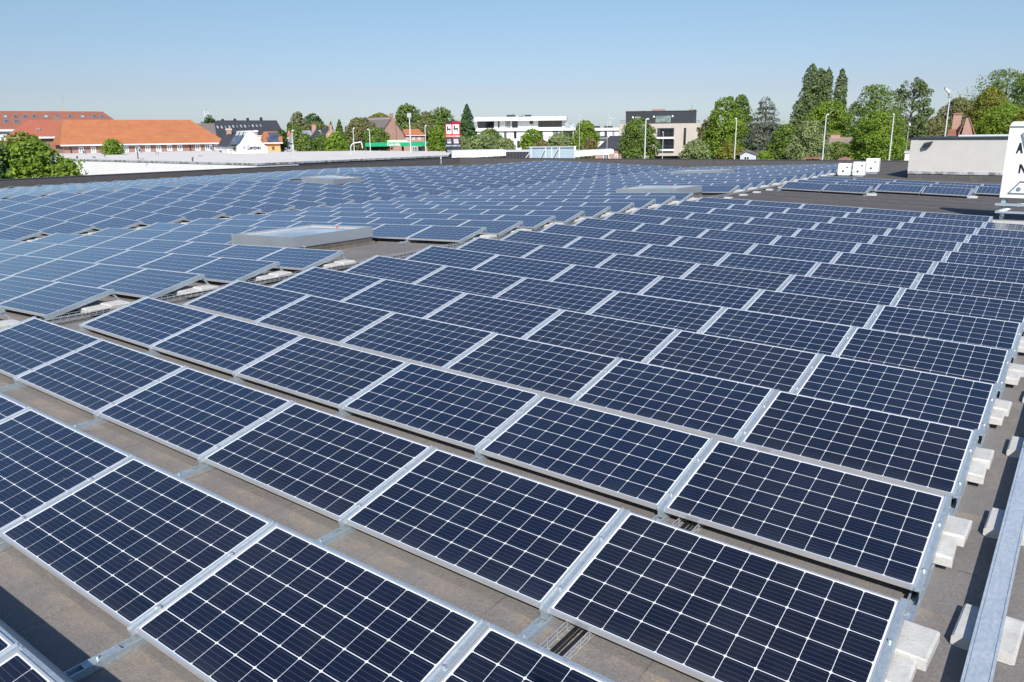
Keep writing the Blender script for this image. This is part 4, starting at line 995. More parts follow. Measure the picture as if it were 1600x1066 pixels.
# dark left slope running left-back
el, zel = F.uz(356, 228); m = MB(); lw = F.uz(356.5, 228)[0]
m.box(lw, ul+.01, 1.2, wd, 0, zl, 'white_render'); m.build('side_wing', R_)
m = MB(); zz = zl+.05
m.hull8([(lw-.2, .9, zz-.15), (ul2+.1, .15, zz+.05), (ul2+.1, wd, zz+.05), (lw-.2, wd, zz-.15), (lw+.9, .9, zz+.9), (ap-.3, .15, za-.12), (ap-.3, wd, za-.12), (lw+1.2, wd, zz+2.)], 'slate_tiles'); rf = m.build('roof', R_)
def onq(px, py, w):  # helper: rectangle proud of the slope
    return F.uz(px, py, w)
for k, px in enumerate((370.5, 376.5, 382.5)):
    a, z0 = F.uz(px-3.2, 211.8, .12); b, z1 = F.uz(px+1.0, 211.8, .12); c, z2 = F.uz(px+3.8, 206, .12); d, z3 = F.uz(px-.2, 206, .12)
    m = MB(); m.hull8([(a, .05, z0), (b, .05, z0), (b, .20, z0), (a, .20, z0), (d, .05, z2), (c, .05, z2), (c, .20, z2), (d, .20, z2)], 'pane_light'); m.build('roof_window', rf)
a, z0 = F.uz(358.5, 226.3, .1); b, _ = F.uz(371.5, 226.3, .1); c, z2 = F.uz(381.5, 212.3, .1); d, _ = F.uz(366, 212.3, .1)
m = MB(); m.hull8([(a, .06, z0), (b, .06, z0), (b, .18, z0), (a, .18, z0), (d, .06, z2), (c, .06, z2), (c, .18, z2), (d, .18, z2)], 'pane_blue'); m.build('solar_collector', rf)
a, b, c, d = F.rect(379.5, 227.5, 384.3, 234.5); window(R_, a, b, c, d, 0, 'white_paint', 'pane_blue')
m = MB(); a, b, c, d = F.rect(386, 227.2, 389.8, 234.8); m.box(a, b, -.06, 0, c, d, 'flashing'); m.build('shutter', R_)
a, z = F.uz(398.8, 231.6); text('MYOWN', .56, (a, -.10, z), R_, 'sign_black', ext=.02, sx=.66)
a, b, c, d = F.rect(366, 230.5, 369.6, 235); window(R_, a, b, c, d, 1.19, 'bluegrey', 'pane_dark')
F2 = Fr(355, 118, 0); Rc = F2.root('brick_chimney', 'stout pale brick chimney left of the white gable house', 'chimney'); a, b, c, d = F2.rect(353.8, 200.8, 361.5, 211)
m = MB(); m.box(a, b, 0, 1.0, 0, d-.3, 'brick_pink'); m.build('stack', Rc); m = MB(); m.box(a-.1, b+.1, -.1, 1.1, d-.3, d, 'brick_tan'); m.build('cap', Rc)
F2 = Fr(398, 125, 0); Rc = F2.root('brick_chimney', 'small red chimney with white cap right of the white gable', 'chimney'); a, b, c, d = F2.rect(396.7, 204, 402, 211.5)
m = MB(); m.box(a, b, 0, .8, 0, d-.2, 'brick_pink'); m.build('stack', Rc); m = MB(); m.box(a-.15, b+.15, -.1, .9, d-.2, d, 'white_paint'); m.build('cap', Rc)
# cream flat house and orange house with roof panels
F = Fr(412, 122, 0); R_ = F.root('cream_flat_house', 'cream flat roofed house between the white gable and the orange house', 'house'); a, b, c, d = F.rect(403, 213, 424, 236)
m = MB(); m.box(a, b, 0, 7, 0, d, 'white_render'); m.build('wall', R_); m = MB(); m.box(a-.1, b+.1, -.1, 7, d, d+.12, 'white_paint'); m.build('roof_edge', R_)
F = Fr(427, 118, 6); R_ = F.root('orange_house', 'orange rendered house with blue solar panels on its orange roof', 'house'); a, b, c, d = F.rect(415, 224, 438, 236); wd = 8
m = MB(); m.box(a, b, 0, wd, 0, d, 'orange_render'); m.build('wall', R_); _, zr = F.uz(427, 205.5, wd/2); r0, _ = F.uz(412, 206, wd/2); r1, _ = F.uz(441, 206, wd/2)
m = MB(); hip(m, a, b, 0, wd, d+.02, zr, r0, r1, 'orange_tiles', .35); rf = m.build('roof', R_)
m = MB(); m.box(a-.4, b+.4, -.45, -.35, d-.05, d+.1, 'white_paint'); m.build('gutter', R_)
sl = (zr-d)/(wd/2+.35); th = math.atan(sl)
for k in range(2):
    m = MB(); uc = (a+b)/2+.15+k*.35; w = .75+k*1.75; M = Matrix.Translation((uc, w, d+sl*(w+.35)+.07)) @ Matrix.Rotation(th, 4, 'X'); m.box(-.85+k*.15, .85-k*.1, -.8, .95, -.02, .04, 'pane_blue', M); m.build('solar_collector', rf)
p_, q_, c, d2 = F.rect(425, 229, 429, 234.5); window(R_, p_, q_, c, d2, 0, 'terracotta', 'pane_dark')

def gable_house(label, name, pxl, pxr, eave, ridge, depth, ang, wall, roof, wd=8, chim=(), hipped=True, rl=None, rr_=None, cat='house', gut='white_paint'):
    F = Fr((pxl+pxr)/2, depth, ang); R_ = F.root(name, label, cat); a, _ = F.uz(pxl, eave); b, _ = F.uz(pxr, eave); ze = F.uz((pxl+pxr)/2, eave)[1]
    m = MB(); m.box(a, b, 0, wd, 0, ze, wall); m.build('wall', R_)
    r0, zr = F.uz(rl if rl is not None else pxl, ridge, wd/2); r1, _ = F.uz(rr_ if rr_ is not None else pxr, ridge, wd/2)
    m = MB(); hip(m, a, b, 0, wd, ze+.02, zr, r0, r1, roof, .35); rf = m.build('roof', R_)
    m = MB(); m.box(a-.35, b+.35, -.44, -.35, ze-.06, ze+.06, gut); m.build('gutter', R_)
    for x0, x1, y0, y1 in chim:
        c0, c1, z0, z1 = F.rect(x0, y0, x1, y1, wd/2); m = MB(); m.box(c0, c1, wd/2-.5, wd/2+.5, z0-1, z1, 'brick_pink'); m.box(c0-.08, c1+.08, wd/2-.58, wd/2+.58, z1, z1+.12, 'terracotta'); m.build('chimney', rf)
    return F, R_, a, b, ze
F, R_, a, b, ze = gable_house('dark roofed house with two brick chimneys behind the street trees', 'dark_roof_house', 484, 526, 219, 201.5, 155, 0, 'brick_pink', 'slate_tiles', 9, ((487, 493.5, 195, 203), (514.5, 518.5, 194.5, 203)), rl=494, rr_=516)
m = MB(); x0, _ = F.uz(509, 209); x1, _ = F.uz(526, 209); xm, zt = F.uz(516.8, 200.5); z0 = F.uz(517, 210)[1]; m.prism([(x0, 0), (x1, 0), (x1, z0), (xm, zt), (x0, z0)], -1.2, 3.5, 'brick_pink'); m.build('gable', R_)
p_, q_, c, d = F.rect(513.5, 209.5, 518.5, 214, -1.2); window(R_, p_, q_, c, d, -1.2, 'white_paint', 'pane_dark')
gable_house('pale grey roofed house beside the leftmost street lamp', 'grey_roof_house', 456, 490, 222, 204, 168, 10, 'white_render', 'flashing', 8, (), rl=462, rr_=486)
gable_house('small orange roofed house behind the narrow thuja', 'small_orange_house', 447, 462, 216, 208, 172, 0, 'white_render', 'orange_tiles', 6, ((450, 453, 204.5, 211),), rl=449, rr_=460)
# tall brick gable house with grey roof
F = Fr(618, 172, 32); R_ = F.root('brick_gable_house', 'tall old brick house with chimney breast gable and mossy grey roof', 'house')
x0, z0 = F.uz(601.5, 200); x1, z1 = F.uz(632, 213); xm, zt = F.uz(612.5, 184.5); wd = 15
m = MB(); m.prism([(x0, 0), (x1, 0), (x1, z1), (xm+.4, zt), (xm-.4, zt), (x0, z0)], 0, wd, 'brick_pink'); m.build('wall', R_)
bx = (F.uz(611, 200)[0], F.uz(617, 200)[0]); m = MB(); m.box(bx[0], bx[1], -.35, 0, 0, zt-.2, 'brick_pink'); m.box(bx[0]+.2, bx[1]-.4, -.3, .8, zt-.2, zt+1.0, 'brick_pink'); m.build('chimney', R_)
m = MB(); sl_ = .22
m.hull8([(x0-.3, -.15, z0-.2), (xm-.1, -.15, zt-.02), (xm-.1, wd, zt-.02), (x0-.3, wd, z0-.2), (x0-.3, -.15, z0+.1), (xm-.1, -.15, zt+.28), (xm-.1, wd, zt+.28), (x0-.3, wd, z0+.1)], 'grey_tiles')
m.hull8([(xm-.09, -.15, zt-.02), (x1+.3, -.15, z1-.2), (x1+.3, wd, z1-.2), (xm-.09, wd, zt-.02), (xm-.09, -.15, zt+.28), (x1+.3, -.15, z1+.1), (x1+.3, wd, z1+.1), (xm-.09, wd, zt+.28)], 'grey_tiles'); m.build('roof', R_)
F, R_, a, b, ze = gable_house('low house with orange tiles right of the tall brick gable', 'orange_annex', 630, 663, 212, 201.8, 178, 0, 'brick_pink', 'orange_tiles', 8, (), rl=630, rr_=654)
for px in (637, 646, 655): p_, q_, c, d = F.rect(px-2, 214, px+2, 219); window(R_, p_, q_, c, d, 0, 'white_paint', 'pane_light')

# green service station canopy
F = Fr(622, 136, -2); R_ = F.root('station_canopy', 'flat green service station canopy with white name lettering', 'canopy')
a, b, c, d = F.rect(570.5, 222.6, 674, 228.8)
m = MB(); m.box(a, b, 0, 8, c, d, 'green_canopy'); m.build('fascia', R_)
m = MB(); e0, z0 = F.uz(600, 222.4, 2); e1, _ = F.uz(641, 222.4, 2); g0, zt = F.uz(606, 219.3, 2); g1, _ = F.uz(632, 219.3, 2); m.prism([(e0, d), (e1, d), (g1, zt), (g0, zt)], 2, 6, 'cream_canopy'); m.build('roof_hood', R_)
p_, z = F.uz(615.2, 226.0); text('Gabriëls', 1.0*(d-c), (p_, -.03, z), R_, 'white_paint', ext=.02, sx=1.02)
for px in (594.5, 628.5, 661): p_, _ = F.uz(px, 230); m = MB(); m.box(p_-.2, p_+.2, 3.5, 3.9, 0, c, 'white_paint' if px > 650 else 'brick_pink'); m.build('column', R_)
F = Fr(640, 150, -2); R_ = F.root('station_shop', 'low brick shop with glass front under the green canopy', 'shop'); a, b, c, d = F.rect(607, 228, 674, 240)
m = MB(); m.box(a, b, 0, 6, 0, d, 'brick_pink'); m.build('wall', R_); p_, q_, c1, d1 = F.rect(644, 229, 652, 240); window(R_, p_, q_, max(c1, .2), d1, 0, 'white_paint', 'pane_green'); p_, q_, c1, d1 = F.rect(653.5, 229, 664, 240); window(R_, p_, q_, max(c1, .2), d1, 0, 'dark_frame', 'pane_dark')

# lamps
def lamp(label, xt, yt, depth, arm=0, kind='arm', r=.075, name='street_lamp', group='street lamps beyond the roof'):
    p = at(xt, yt, depth); H = p.z-GROUND; t = empty(name, (p.x, p.y, GROUND), -YAW, label, 'street lamp' if kind != 'flood' else 'floodlight mast', group); s = depth/FPX
    m = MB(); r *= .85; m.tube((0, 0, 0), (0, 0, H*.45), r*1.3, r*1.08, 'white_metal', 10); m.tube((0, 0, H*.45), (0, 0, H), r*1.08, r*.75, 'white_metal', 10)
    m.build('pole', t); m = MB()
    if kind == 'arm': L_ = arm*s; m.tube((0, 0, H-.05), (L_*.3, 0, H+.05), r*.7, r*.7, 'white_metal', 8); m.bbox(min(L_*.2, L_), max(L_*.2, L_), -.16, .16, H-.02, H+.14, 'white_metal', .03)
    elif kind == 'flood':
        m.box(-2.8*s, 2.8*s, -.08, .08, H-.06, H+.06, 'white_metal')
        for x in (-2.4, -.8, .8, 2.4): m.hull8([(x*s-.55*s, -.28, H+.05), (x*s+.55*s, -.28, H+.05), (x*s+.55*s, .1, H+.2), (x*s-.55*s, .1, H+.2), (x*s-.55*s, -.36, H+.50), (x*s+.55*s, -.36, H+.50), (x*s+.55*s, 0, H+.62), (x*s-.55*s, 0, H+.62)], 'white_metal')
        if arm: m.hull8([(-arm*s, -.2, H+.9), (-arm*s*.2, -.2, H+.35), (-arm*s*.2, .1, H+.4), (-arm*s, .1, H+.95), (-arm*s, -.2, H+1.15), (-arm*s*.2, -.2, H+.75), (-arm*s*.2, .1, H+.75), (-arm*s, .1, H+1.2)], 'white_metal')
    else: m.bbox(-1.3*s, 1.6*s, -.2, .2, H-1.0*s, H+3.2*s, 'white_metal', .04)
    m.build('lamp_head', t); return t
lamp('leftmost street lamp beside the narrow columnar tree', 456.0, 204.5, 112, 3.2, r=.07)
lamp('short street lamp among the conical trees', 501.5, 205, 150, -3, r=.06)
lamp('street lamp before the willow', 551.5, 201, 110, 2.8, r=.075)
lamp('street lamp at the left end of the green canopy', 577, 203, 108, -3, r=.075)
lamp('tall floodlight mast in front of the large oak', 639.8, 184, 106, 0, 'flood', .11, 'floodlight_mast')
lamp('street lamp left of the sign tower with arm to right', 664, 197, 108, 2.8, r=.075)
lamp('farther street lamp by the bright tree left of the sign tower', 681, 198.5, 150, -3, r=.075)
lamp('tall lamp before the tan building', 1009.3, 186.8, 92, 4.5, r=.10)
lamp('short thin lamp before the tan building balconies', 1036.5, 207, 118, -1.6, r=.06)
lamp('lamp between the vivid tree and the cedar', 1151.2, 186, 92, -3, r=.085)
lamp('slanting looking tall lamp by the silver tree', 1291.2, 180, 84, 3.4, r=.085)
lamp('tall lamp before the vivid tree right of the cabinets', 1397.0, 179.5, 84, -2.6, r=.085)
lamp('short box headed lamp before the airy birch', 1420.3, 196, 120, 0, 'box', .07)
lamp('tallest floodlight mast above the plant room', 1484.3, 152, 96, 10, 'flood', .10, 'floodlight_mast')
lamp('very thin lamp pole before the white apartments', 905.5, 181, 118, 1.2, r=.05)
lamp('thin lamp pole before the dark sloping roof', 949.2, 192, 128, -1.4, r=.05)
# second slim pole pair in front of white block
t = empty('goose_neck_pipe', at(562, 232, 100), -YAW, 'bent white vent pipe arching before the willow', 'pipe'); s = 100/FPX
m = MB(); pts = [(-14, 2), (-12.5, 5.5), (-9, 8), (2, 9.6), (3.6, 8), (4.6, 0)]
for (a0, b0), (a1, b1) in zip(pts[:-1], pts[1:]): m.tube((a0*s, 0, b0*s), (a1*s, 0, b1*s), .075, .075, 'white_metal', 8)
m.tube((-14*s, 0, 2*s), (-14.5*s, 0, -7), .06, .06, 'white_metal', 8); m.build('pipe', t)

# sign tower with lion emblem
F = Fr(707, 104, 0); R_ = F.root('sign_tower', 'two faced red and white sign tower with black lion emblem', 'sign')
s = 104/FPX; zT = F.uz(707, 189.5)[1]
cx, _ = F.uz(706.6, 215)
def face(rot, sgn, wpx):
    e = bpy.data.objects.new('sign_face', None); COL.objects.link(e); e.parent = R_; e.location = (cx, 0, 0); e.rotation_euler = (0, 0, rot); W_ = wpx*s/abs(math.cos(rot)); x0, x1 = (-W_, 0) if sgn < 0 else (0, W_)
    Z = lambda py: F.uz(707, py)[1]
    m = MB()
    def bx(xa, xb, ya, yb, mat, y=0.0, th=.12): m.box(xa, xb, y, y+th, Z(yb), Z(ya), mat)
    bx(x0, x1, 189.5, 193.9, 'sign_dark' if sgn < 0 else 'deep_red'); bx(x0, x1, 193.9, 210.3, 'sign_red'); bx(x0, x1, 210.3, 215.3, 'sign_red', -.01)
    bx(x0, x1, 215.3, 226.6, 'sign_dark'); bx(x0, x1, 226.6, 228.8, 'flashing'); bx(x0, x1, 228.8, 250, 'sign_dark')
    g = W_*.1; bx(x0+g, x1-g, 194.8, 209.6, 'sign_white', -.03, .03)
    bx(x0+g*1.6, x1-g*2, 217.2, 221.6, 'pane_light', -.03, .03); bx(x0+g*2.2, x1-g*2, 221.9, 224, 'sign_white', -.03, .03)
    m.build('board', e)
    xm = (x0+x1)/2; zl = Z(204.8); q = W_/11*1.05; m = MB()                 # lion: tail-up standing silhouette
    L_ = [(-2.9, 0), (-1.9, 0), (-1.7, 1.6), (1.1, 1.7), (1.3, 0), (2.6, 0), (2.5, 1.4), (2.9, 3.0), (2.3, 3.9), (1.2, 3.6), (-.9, 3.3), (-1.2, 4.9), (-.9, 6.4), (-1.9, 7.0), (-2.4, 6.4), (-3.1, 6.2), (-2.7, 4.6), (-3.1, 2.4)]
    m.prism([(xm+a*q, zl+b*q) for a, b in L_], -.05, -.03, 'sign_black'); m.build('lion_emblem', e)
    text('AD Delhaize', W_*.235, (xm, -.03, Z(212.8)), e, 'sign_white', ext=.012, sx=.78)
face(math.radians(24), -1, 10.0); face(math.radians(-20), 1, 12.2)
m = MB(); p_ = cx-.35; m.box(p_-.35, p_+.25, -1.6, -1.0, 0, F.uz(703, 234)[1], 'bluegrey'); m.box(cx-.1, cx+.1, .16, .36, 0, zT, 'flashing'); m.build('mast', R_)

# white apartment block
F = Fr(826, 205, -4); R_ = F.root('white_apartments', 'long white modern apartment block with set back penthouse floor', 'apartment block')
R = lambda x0, y0, x1, y1, w=0.0: F.rect(x0, y0, x1, y1, w)
a, b, c, d = R(728.5, 201.5, 898, 250); m = MB(); m.box(a, b, 0, 14, 0, d, 'white_paint'); m.build('lower_wall', R_)
a2, b2, c2, d2 = R(745, 185, 883, 201.5, 2.5); m = MB(); m.box(a2, b2, 2.5, 12, d, d2+.1, 'white_render'); m.build('penthouse_wall', R_)
a3, b3, c3, d3 = R(741.5, 184.8, 885, 189.2, .6); m = MB(); m.box(a3, b3, .6, 13, d2+.1-.75, d2+.35, 'white_paint'); m.build('roof_slab', R_)
m = MB(); m.box(a-.25, b+.3, -.5, .02, d-.55, d+.12, 'white_paint'); m.build('balcony_band', R_)
for x0, y0, x1, y1, pn in ((746.5, 190, 772, 200.5, 'pane_dark'), (778, 189.5, 780.5, 200, 'pane_dark'), (790, 189.5, 797, 200, 'pane_light'), (800, 188.8, 809, 199.8, 'pane_dark'), (827.5, 187.8, 833, 194, 'pane_dark'), (841, 187.5, 878, 198.8, 'pane_dark')):
    p_, q_, z0, z1 = R(x0, y0, x1, y1, 2.5); window(R_, p_, q_, max(z0, d+.05), z1, 2.5, 'dark_frame', pn, bars=max(0, int((x1-x0)/7)))
for x0, y0, x1, y1, pn in ((730.5, 207, 744.5, 217.5, 'pane_green'), (776, 205.5, 779.5, 217, 'pane_dark'), (787.5, 205, 791.5, 217, 'pane_blue'), (803, 204.5, 807, 216.5, 'pane_dark'), (840, 203.5, 848, 215.5, 'pane_dark'), (864, 203, 872.5, 213, 'bluegrey'), (880, 204, 895, 214, 'pane_dark'), (733, 221, 741, 231, 'pane_dark'), (808, 220, 812, 231, 'pane_dark')):
    p_, q_, z0, z1 = R(x0, y0, x1, y1); window(R_, p_, q_, z0, z1, 0, 'dark_frame', pn, bars=1 if x1-x0 > 6 else 0)
m = MB(); p_, q_, z0, z1 = R(883, 192.5, 898, 198.5, 1); m.box(p_, q_, 1.0, 1.06, d+.05, z1, 'pane_light'); m.box(q_-.06, q_, 1.07, 9, d+.05, z1, 'pane_light'); m.build('glass_railing', R_)
for x0, x1, y0, y1 in ((792, 805, 179.8, 184), (811, 818, 181.6, 184), (820, 830, 179.6, 184)):
    p_, q_, z0, z1 = R(x0, y0, x1, y1, 6); m = MB(); m.bbox(p_, q_, 5, 7, d2+.3, z1, 'dark_frame', .1); m.build('roof_unit', R_)
for px, y0 in ((801.5, 176.5), (816, 177.5), (869.5, 179.5)): p_, z1 = F.uz(px, y0, 6); m = MB(); m.tube((p_, 6, d2+.3), (p_, 6, z1), .06, .04, 'dark_frame', 5); m.build('aerial', R_)
# second white block further right
F = Fr(950, 225, -4); R_ = F.root('white_annex', 'farther white apartment wing between the bright tree and tan building', 'apartment block'); R = lambda x0, y0, x1, y1, w=0.0: F.rect(x0, y0, x1, y1, w)
a, b, c, d = R(918, 200, 972, 250); m = MB(); m.box(a, b, 0, 12, 0, d, 'white_paint'); m.build('wall', R_); m = MB(); m.box(a-.1, b, -.5, 0, d-.75, d, 'white_paint'); m.build('roof_slab', R_)
for x0, y0, x1, y1, pn in ((931, 204.5, 938, 214.5, 'pane_green'), (944.5, 204.5, 948.5, 214, 'pane_blue'), (957, 205, 960, 213.5, 'pane_light')): p_, q_, z0, z1 = R(x0, y0, x1, y1); window(R_, p_, q_, z0, z1, 0, 'dark_frame', pn)
m = MB(); p_, q_, z0, z1 = R(931, 214.8, 950, 219); m.box(p_, q_, -1.1, -.04, z0+.5, z0+.62, 'white_paint'); m.box(p_, q_, -1.1, -1.06, z0+.62, z1+.4, 'dark_frame'); m.build('balcony', R_)
for x0, x1 in ((922, 937), (944, 957)): p_, q_, z0, z1 = R(x0, 197, x1, 200, 5); m = MB(); m.bbox(p_, q_, 4, 6, d, z1, 'dark_frame', .1); m.build('roof_unit', R_)
# dark sloping roof house
F = Fr(950, 150, 0); R_ = F.root('dark_slope_house', 'house with steep dark hip roof left of the tan building', 'house')
a, z0 = F.uz(934, 234); b, _ = F.uz(985, 234); r0, zr = F.uz(953, 212.3, 4); r1, _ = F.uz(978, 212.3, 4); m = MB(); m.box(a, b, 0, 8, 0, z0, 'brick_red'); m.build('wall', R_); m = MB(); hip(m, a, b, 0, 8, z0+.02, zr, r0, r1, 'slate_tiles', .3); m.build('roof', R_)

# tan building with black penthouse
F = Fr(1028, 200, 3); R_ = F.root('tan_apartments', 'tan brick apartment building with a black clad penthouse', 'apartment block'); R = lambda x0, y0, x1, y1, w=0.0: F.rect(x0, y0, x1, y1, w)
a, b, c, d = R(966.5, 193.3, 1092, 250); m = MB(); m.box(a, b, 0, 16, 3.0, d, 'brick_tan'); m.box(a, a+8, .02, 16, 0, 3.0, 'brick_tan'); m.build('wall', R_); m = MB(); m.box(a+8, b-.4, 1.4, 15, 0, 3.0, 'pane_dark'); m.build('ground_glazing', R_)
a2, b2, c2, d2 = R(978.5, 174.2, 1088, 193, 1.2); m = MB(); m.box(a2, b2, 1.2, 13, d, d2, 'black_cladding'); m.box(a2-.1, b2+.1, 1.1, 13.1, d2, d2+.15, 'dark_frame'); m.build('penthouse', R_)
for x0, y0, x1, y1, pn in ((992, 182, 1001, 192.5, 'pane_light'), (1024, 180.5, 1048.5, 192, 'pane_green')): p_, q_, z0, z1 = R(x0, y0, x1, y1, 1.2); window(R_, p_, q_, max(z0, d+.05), z1, 1.2, 'dark_frame', pn, bars=2)
for px, py in ((989, 183.5), (1021.7, 182.4), (1051, 181.7)): p_, z = F.uz(px, py, 1.1); m = MB(); m.bbox(p_-.2, p_+.2, .95, 1.19, z-.2, z+.2, 'white_paint', .05); m.build('wall_light', R_)
for x0, y0, x1, y1 in ((1027.5, 200.5, 1052.5, 214), (1027.5, 218.8, 1052.5, 233)):
    p_, q_, z0, z1 = R(x0, y0, x1, y1); m = MB(); m.box(p_-.1, q_+.1, -.03, .02, z0-.05, z1+.05, 'dark_frame'); m.build('loggia', R_); window(R_, p_+.6, q_-.05, z0+.1, z1-.1, -.05, 'dark_frame', 'pane_dark', bars=2)
    m = MB(); m.box(p_-.3, q_+.1, -.75, -.10, z0-.45, z0-.02, 'white_paint'); m.build('balcony_slab', R_)
    m = MB(); m.box(p_-.3, q_+.1, -.75, -.70, z0+.95, z0+1.0, 'dark_frame'); u = p_-.25
    while u < q_+.1: m.box(u, u+.04, -.74, -.71, z0-.02, z0+.95, 'dark_frame'); u += .22
    m.build('balcony_railing', R_)
for x0, y0, x1, y1 in ((976.3, 201.5, 981, 221), (1068, 200, 1071.8, 226.5)): p_, q_, z0, z1 = R(x0, y0, x1, y1); window(R_, p_, q_, z0, z1, 0, 'dark_frame', 'pane_dark', bars=0)
for x0, x1 in ((968.5, 978), (1088.6, 1093)):
    p_, q_, z0, z1 = R(x0, 188, x1, 193.5); m = MB(); m.box(p_, q_, .1, .15, z1-.06, z1, 'dark_frame'); u = p_
    while u < q_: m.box(u, u+.05, .1, .15, d, z1-.06, 'dark_frame'); u += .3
    m.build('terrace_railing', R_)
for x0, x1, y0, y1, mt in ((1019.5, 1039, 171, 174.3, 'brick_red'), (1002, 1008, 173.3, 174.6, 'brick_red'), (1077.5, 1083, 171.3, 174, 'brick_red'), (1083.5, 1087, 171.5, 174, 'dark_frame')):
    p_, q_, z0, z1 = R(x0, y0, x1, y1, 6); m = MB(); m.box(p_, q_, 5, 7, d2, z1, mt); m.build('roof_chimney', R_)
p_, z1 = F.uz(1081.5, 164, 6); m = MB(); m.tube((p_, 6, d2), (p_, 6, z1), .07, .04, 'dark_frame', 5); m.build('aerial', R_)

# hoarding and white canopies just behind the far parapet
F = Fr(862, 74, 0); R_ = F.root('blue_hoarding', 'back of a pale blue hoarding braced with white steel', 'hoarding'); R = lambda x0, y0, x1, y1, w=0.0: F.rect(x0, y0, x1, y1, w)
a, b, c, d = R(826.5, 228.8, 899, 262); m = MB(); m.box(a, b, .12, .18, max(c, .0), d, 'sheet_blue'); m.build('sheet', R_)
m = MB(); m.box(a, b, -.02, .10, d-.12, d, 'galv'); 
for px in (830, 852.5, 862, 874, 897.5): p_, _ = F.uz(px, 235); m.box(p_-.06, p_+.06, -.02, .10, 0, d-.125, 'white_metal')
for xa, ya, xb, yb in ((841, 254, 851, 233.5), (862, 250, 872, 232), (816, 254, 827, 240)): p0, z0 = F.uz(xa, ya, -.1); p1, z1 = F.uz(xb, yb, -.1); m.tube((p0, -.1, z0), (p1, -.1, z1), .05, .05, 'white_metal', 8)
m.build('steel_bracing', R_)
m = MB(); p_, q_, z0, z1 = R(897.2, 228.2, 899.8, 236); m.box(p_, q_, -.06, .05, z0, z1, 'white_paint'); m.build('post_cap', R_)
def canopy(label, pts, depth0, wid):   # pts: top-left, top-right, bottom-right, bottom-left
    F = Fr(pts[0][0], depth0, 0); R_ = F.root('white_canopy', label, 'canopy'); q = [F.uz(x, y) for x, y in pts]; m = MB(); m.prism([(a, b) for a, b in (q[3], q[2], q[1], q[0])], 0, wid, 'white_paint'); m.build('fascia', R_)
    m = MB(); 
    for i in (0, 1): u = q[i][0]+(.3 if i == 0 else -.5); m.box(u, u+.25, .3, .6, 0, min(q[2][1], q[3][1])-.02, 'white_render')
    m.build('columns', R_); return F, R_
canopy('white roof fascia of the neighbouring hall right of the sign tower', [(706, 236.2), (790.5, 234.4), (790.5, 243.5), (706, 247.8)], 80, 5)
canopy('white flat canopy in front of the dark sloping roof', [(880, 237.5), (959, 233.8), (959, 240.2), (880, 247.2)], 78, 5)
F = Fr(808, 84, 0); R_ = F.root('dark_shed', 'dark corrugated shed wall left of the blue hoarding', 'shed'); a, b, c, d = F.rect(790, 237.3, 830, 260); m = MB(); m.box(a, b, 0, 5, 0, d, 'dark_corrugated'); m.build('wall', R_); m = MB(); m.box(a-.05, b+.05, -.05, 5, d, d+.14, 'white_metal'); m.build('roof_edge', R_)
F = Fr(955, 92, 0); R_ = F.root('brick_gatehouse', 'small brick building with white door under the white canopy', 'building'); a, b, c, d = F.rect(932, 240, 966, 262); m = MB(); m.box(a, b, 0, 5, 0, d, 'brick_pink'); m.build('wall', R_)
for x0, x1 in ((943, 951), (960.5, 965)): p_, q_, c1, d1 = F.rect(x0, 241, x1, 250); window(R_, p_, q_, max(c1, .1), d1, 0, 'white_paint', 'pane_blue', name='door')

# small houses at right
F = Fr(1168, 92, 0); R_ = F.root('pale_blue_house', 'small pale blue house under the cedar', 'house'); a, b, c, d = F.rect(1156, 243, 1181, 262); ap, za = F.uz(1166, 237.5)
m = MB(); m.prism([(a, 0), (b, 0), (b, d), (ap, za), (a, d)], 0, 6, 'blue_render'); m.build('wall', R_); m = MB(); m.prism([(a-.2, d), (ap, za+.05), (b+.2, d), (b+.2, d+.12), (ap, za+.2), (a-.2, d+.12)], -.15, 6.1, 'grey_tiles'); m.build('roof', R_); p_, q_, c1, d1 = F.rect(1162, 244.5, 1171, 250); window(R_, p_, q_, c1, d1, 0, 'white_paint', 'pane_dark')
gable_house('house with tan roof behind the clipped ball tree', 'tan_roof_house', 1284, 1334, 225, 214.5, 118, 0, 'brick_pink', 'tan_tiles', 8, ((1298, 1313, 210.5, 216),), rl=1284, rr_=1331)
gable_house('low terracotta garden wall house below the silver tree', 'terracotta_house', 1260, 1281, 247.5, 245.5, 88, 0, 'terracotta', 'rust_tiles', 4, gut='terracotta')
gable_house('tiny brick gable peeping over the parapet by the ball tree', 'brick_gable', 1315, 1325, 249.5, 244.8, 86, 0, 'terracotta', 'terracotta', 3, (), rl=1319, rr_=1321, gut='terracotta')
F = Fr(1505, 128, 0); R_ = F.root('dormer_house', 'old house with red tiled roof, gable and chimney above plant room', 'house')
a, z0 = F.uz(1482, 213); b, _ = F.uz(1519, 213); r0, zr = F.uz(1487, 199.5, 3); r1, _ = F.uz(1510, 199.5, 3)
m = MB(); m.box(a, b, 0, 8, 0, z0, 'brick_pink'); m.build('wall', R_); m = MB(); hip(m, a, b, 0, 8, z0+.02, zr, r0, r1, 'rust_tiles', .3, 3); rf = m.build('roof', R_)
x0, z1 = F.uz(1502, 212, -.5); x1, _ = F.uz(1520, 212, -.5); xm, zt = F.uz(1513, 184.5, -.5)
m = MB(); m.prism([(x0, 0), (x1, 0), (x1, z1), (xm+.15, zt), (xm-.3, zt), (x0, z1)], -.5, 4, 'brick_pink'); m.build('gable', R_)
m = MB(); m.prism([(x0-.35, z1), (xm-.35, zt), (xm-.25, zt+.3), (x0-.5, z1+.25)], -.65, 4, 'terracotta'); m.prism([(x1+.3, z1), (xm+.1, zt), (xm+.1, zt+.28), (x1+.4, z1+.2)], -.65, 4, 'terracotta'); m.build('gable_roof', R_)
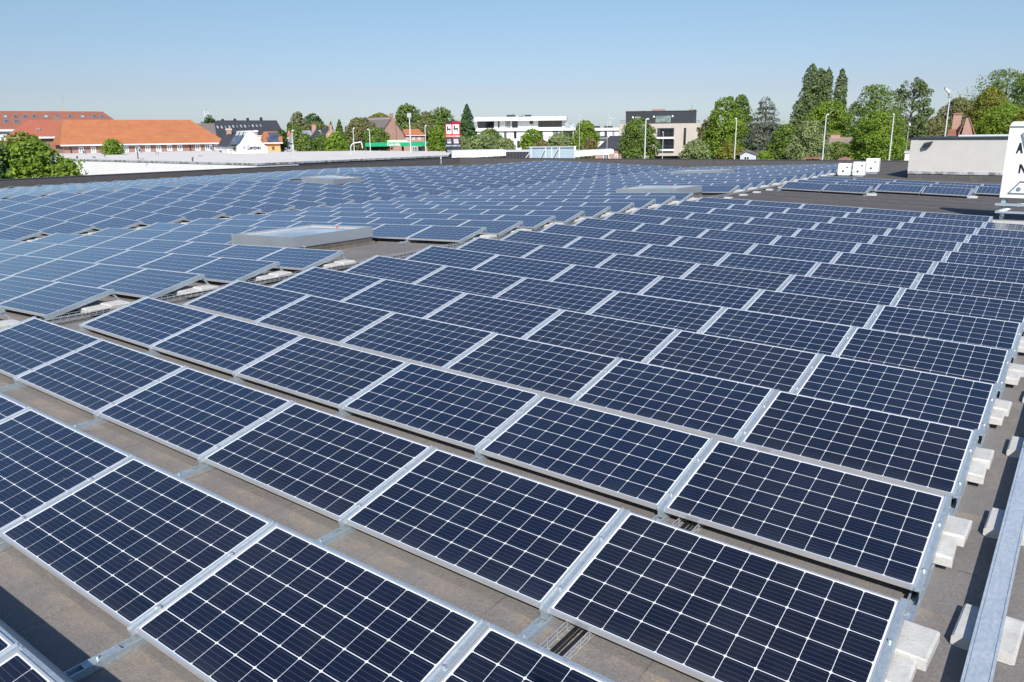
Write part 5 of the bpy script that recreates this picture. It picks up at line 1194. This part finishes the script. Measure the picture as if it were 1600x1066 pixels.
c0, c1, z0, z1 = F.rect(1489, 177, 1502, 200, 3); m = MB(); m.box(c0, c1, 2.4, 3.6, z0-1, z1, 'brick_pink'); m.box(c0-.08, c1+.08, 2.3, 3.7, z1-.25, z1-.05, 'terracotta'); m.build('chimney', rf)
gable_house('brick house hidden in trees left of the plant room', 'hidden_brick_house', 1404, 1420, 214, 203, 165, 0, 'brick_pink', 'tan_tiles', 6)
F = Fr(1598, 132, 0); R_ = F.root('edge_chimney', 'brick chimney behind the billboard at the right edge', 'chimney'); a, b, c, d = F.rect(1593, 178, 1606, 200); m = MB(); m.box(a, b, 0, 1.4, 0, d, 'brick_pink'); m.build('stack', R_)
F = Fr(1418, 80, 0); R_ = F.root('white_hut', 'white hut corner peeping out left of the plant room', 'hut'); a, b, c, d = F.rect(1413, 239, 1424, 262); m = MB(); m.box(a, b, 0, 4, 0, d, 'white_render'); m.build('wall', R_); m = MB(); m.box(a-.1, b+.1, -.1, 4.1, d, d+.12, 'white_metal'); m.build('roof', R_)

# wind turbines far away
def turbine(label, hx, hy, bx_, by, depth, blades, rpx):
    F = Fr(hx, depth, 0); R_ = F.root('wind_turbine', label, 'wind turbine', 'distant wind turbines'); u, z = F.uz(hx, hy); s = depth/FPX
    m = MB(); m.tube((u, 0, 0), (u, 0, z), 1.5*depth/1500, .9*depth/1500, 'white_metal', 10); m.build('tower', R_)
    m = MB(); m.bbox(u-.8*s, u+.8*s, -2.5*s, 3*s, z-.6*s, z+.8*s, 'white_metal', .2*s); m.build('nacelle', R_)
    for a in blades:
        ca, sa = math.cos(math.radians(a)), math.sin(math.radians(a)); L_ = rpx*s; wd = .55*s; m = MB(); px_, pz_ = -sa, ca
        P = []
        for y in (-2.9*s, -2.6*s): P += [(u+px_*wd*.5, y, z+pz_*wd*.5), (u-px_*wd*.5, y, z-pz_*wd*.5), (u+ca*L_-px_*wd*.15, y, z+sa*L_-pz_*wd*.15), (u+ca*L_+px_*wd*.15, y, z+sa*L_+pz_*wd*.15)]
        m.hull8(P, 'white_metal'); m.build('blade', R_)
turbine('white wind turbine in the sky right of the white apartments', 953.5, 185.8, 952, 195, 1500, (112, -2, 240), 10.5)
turbine('faint wind turbine in the gap left of the willow', 543, 191, 543, 200, 1900, (35, 160, 280), 8)
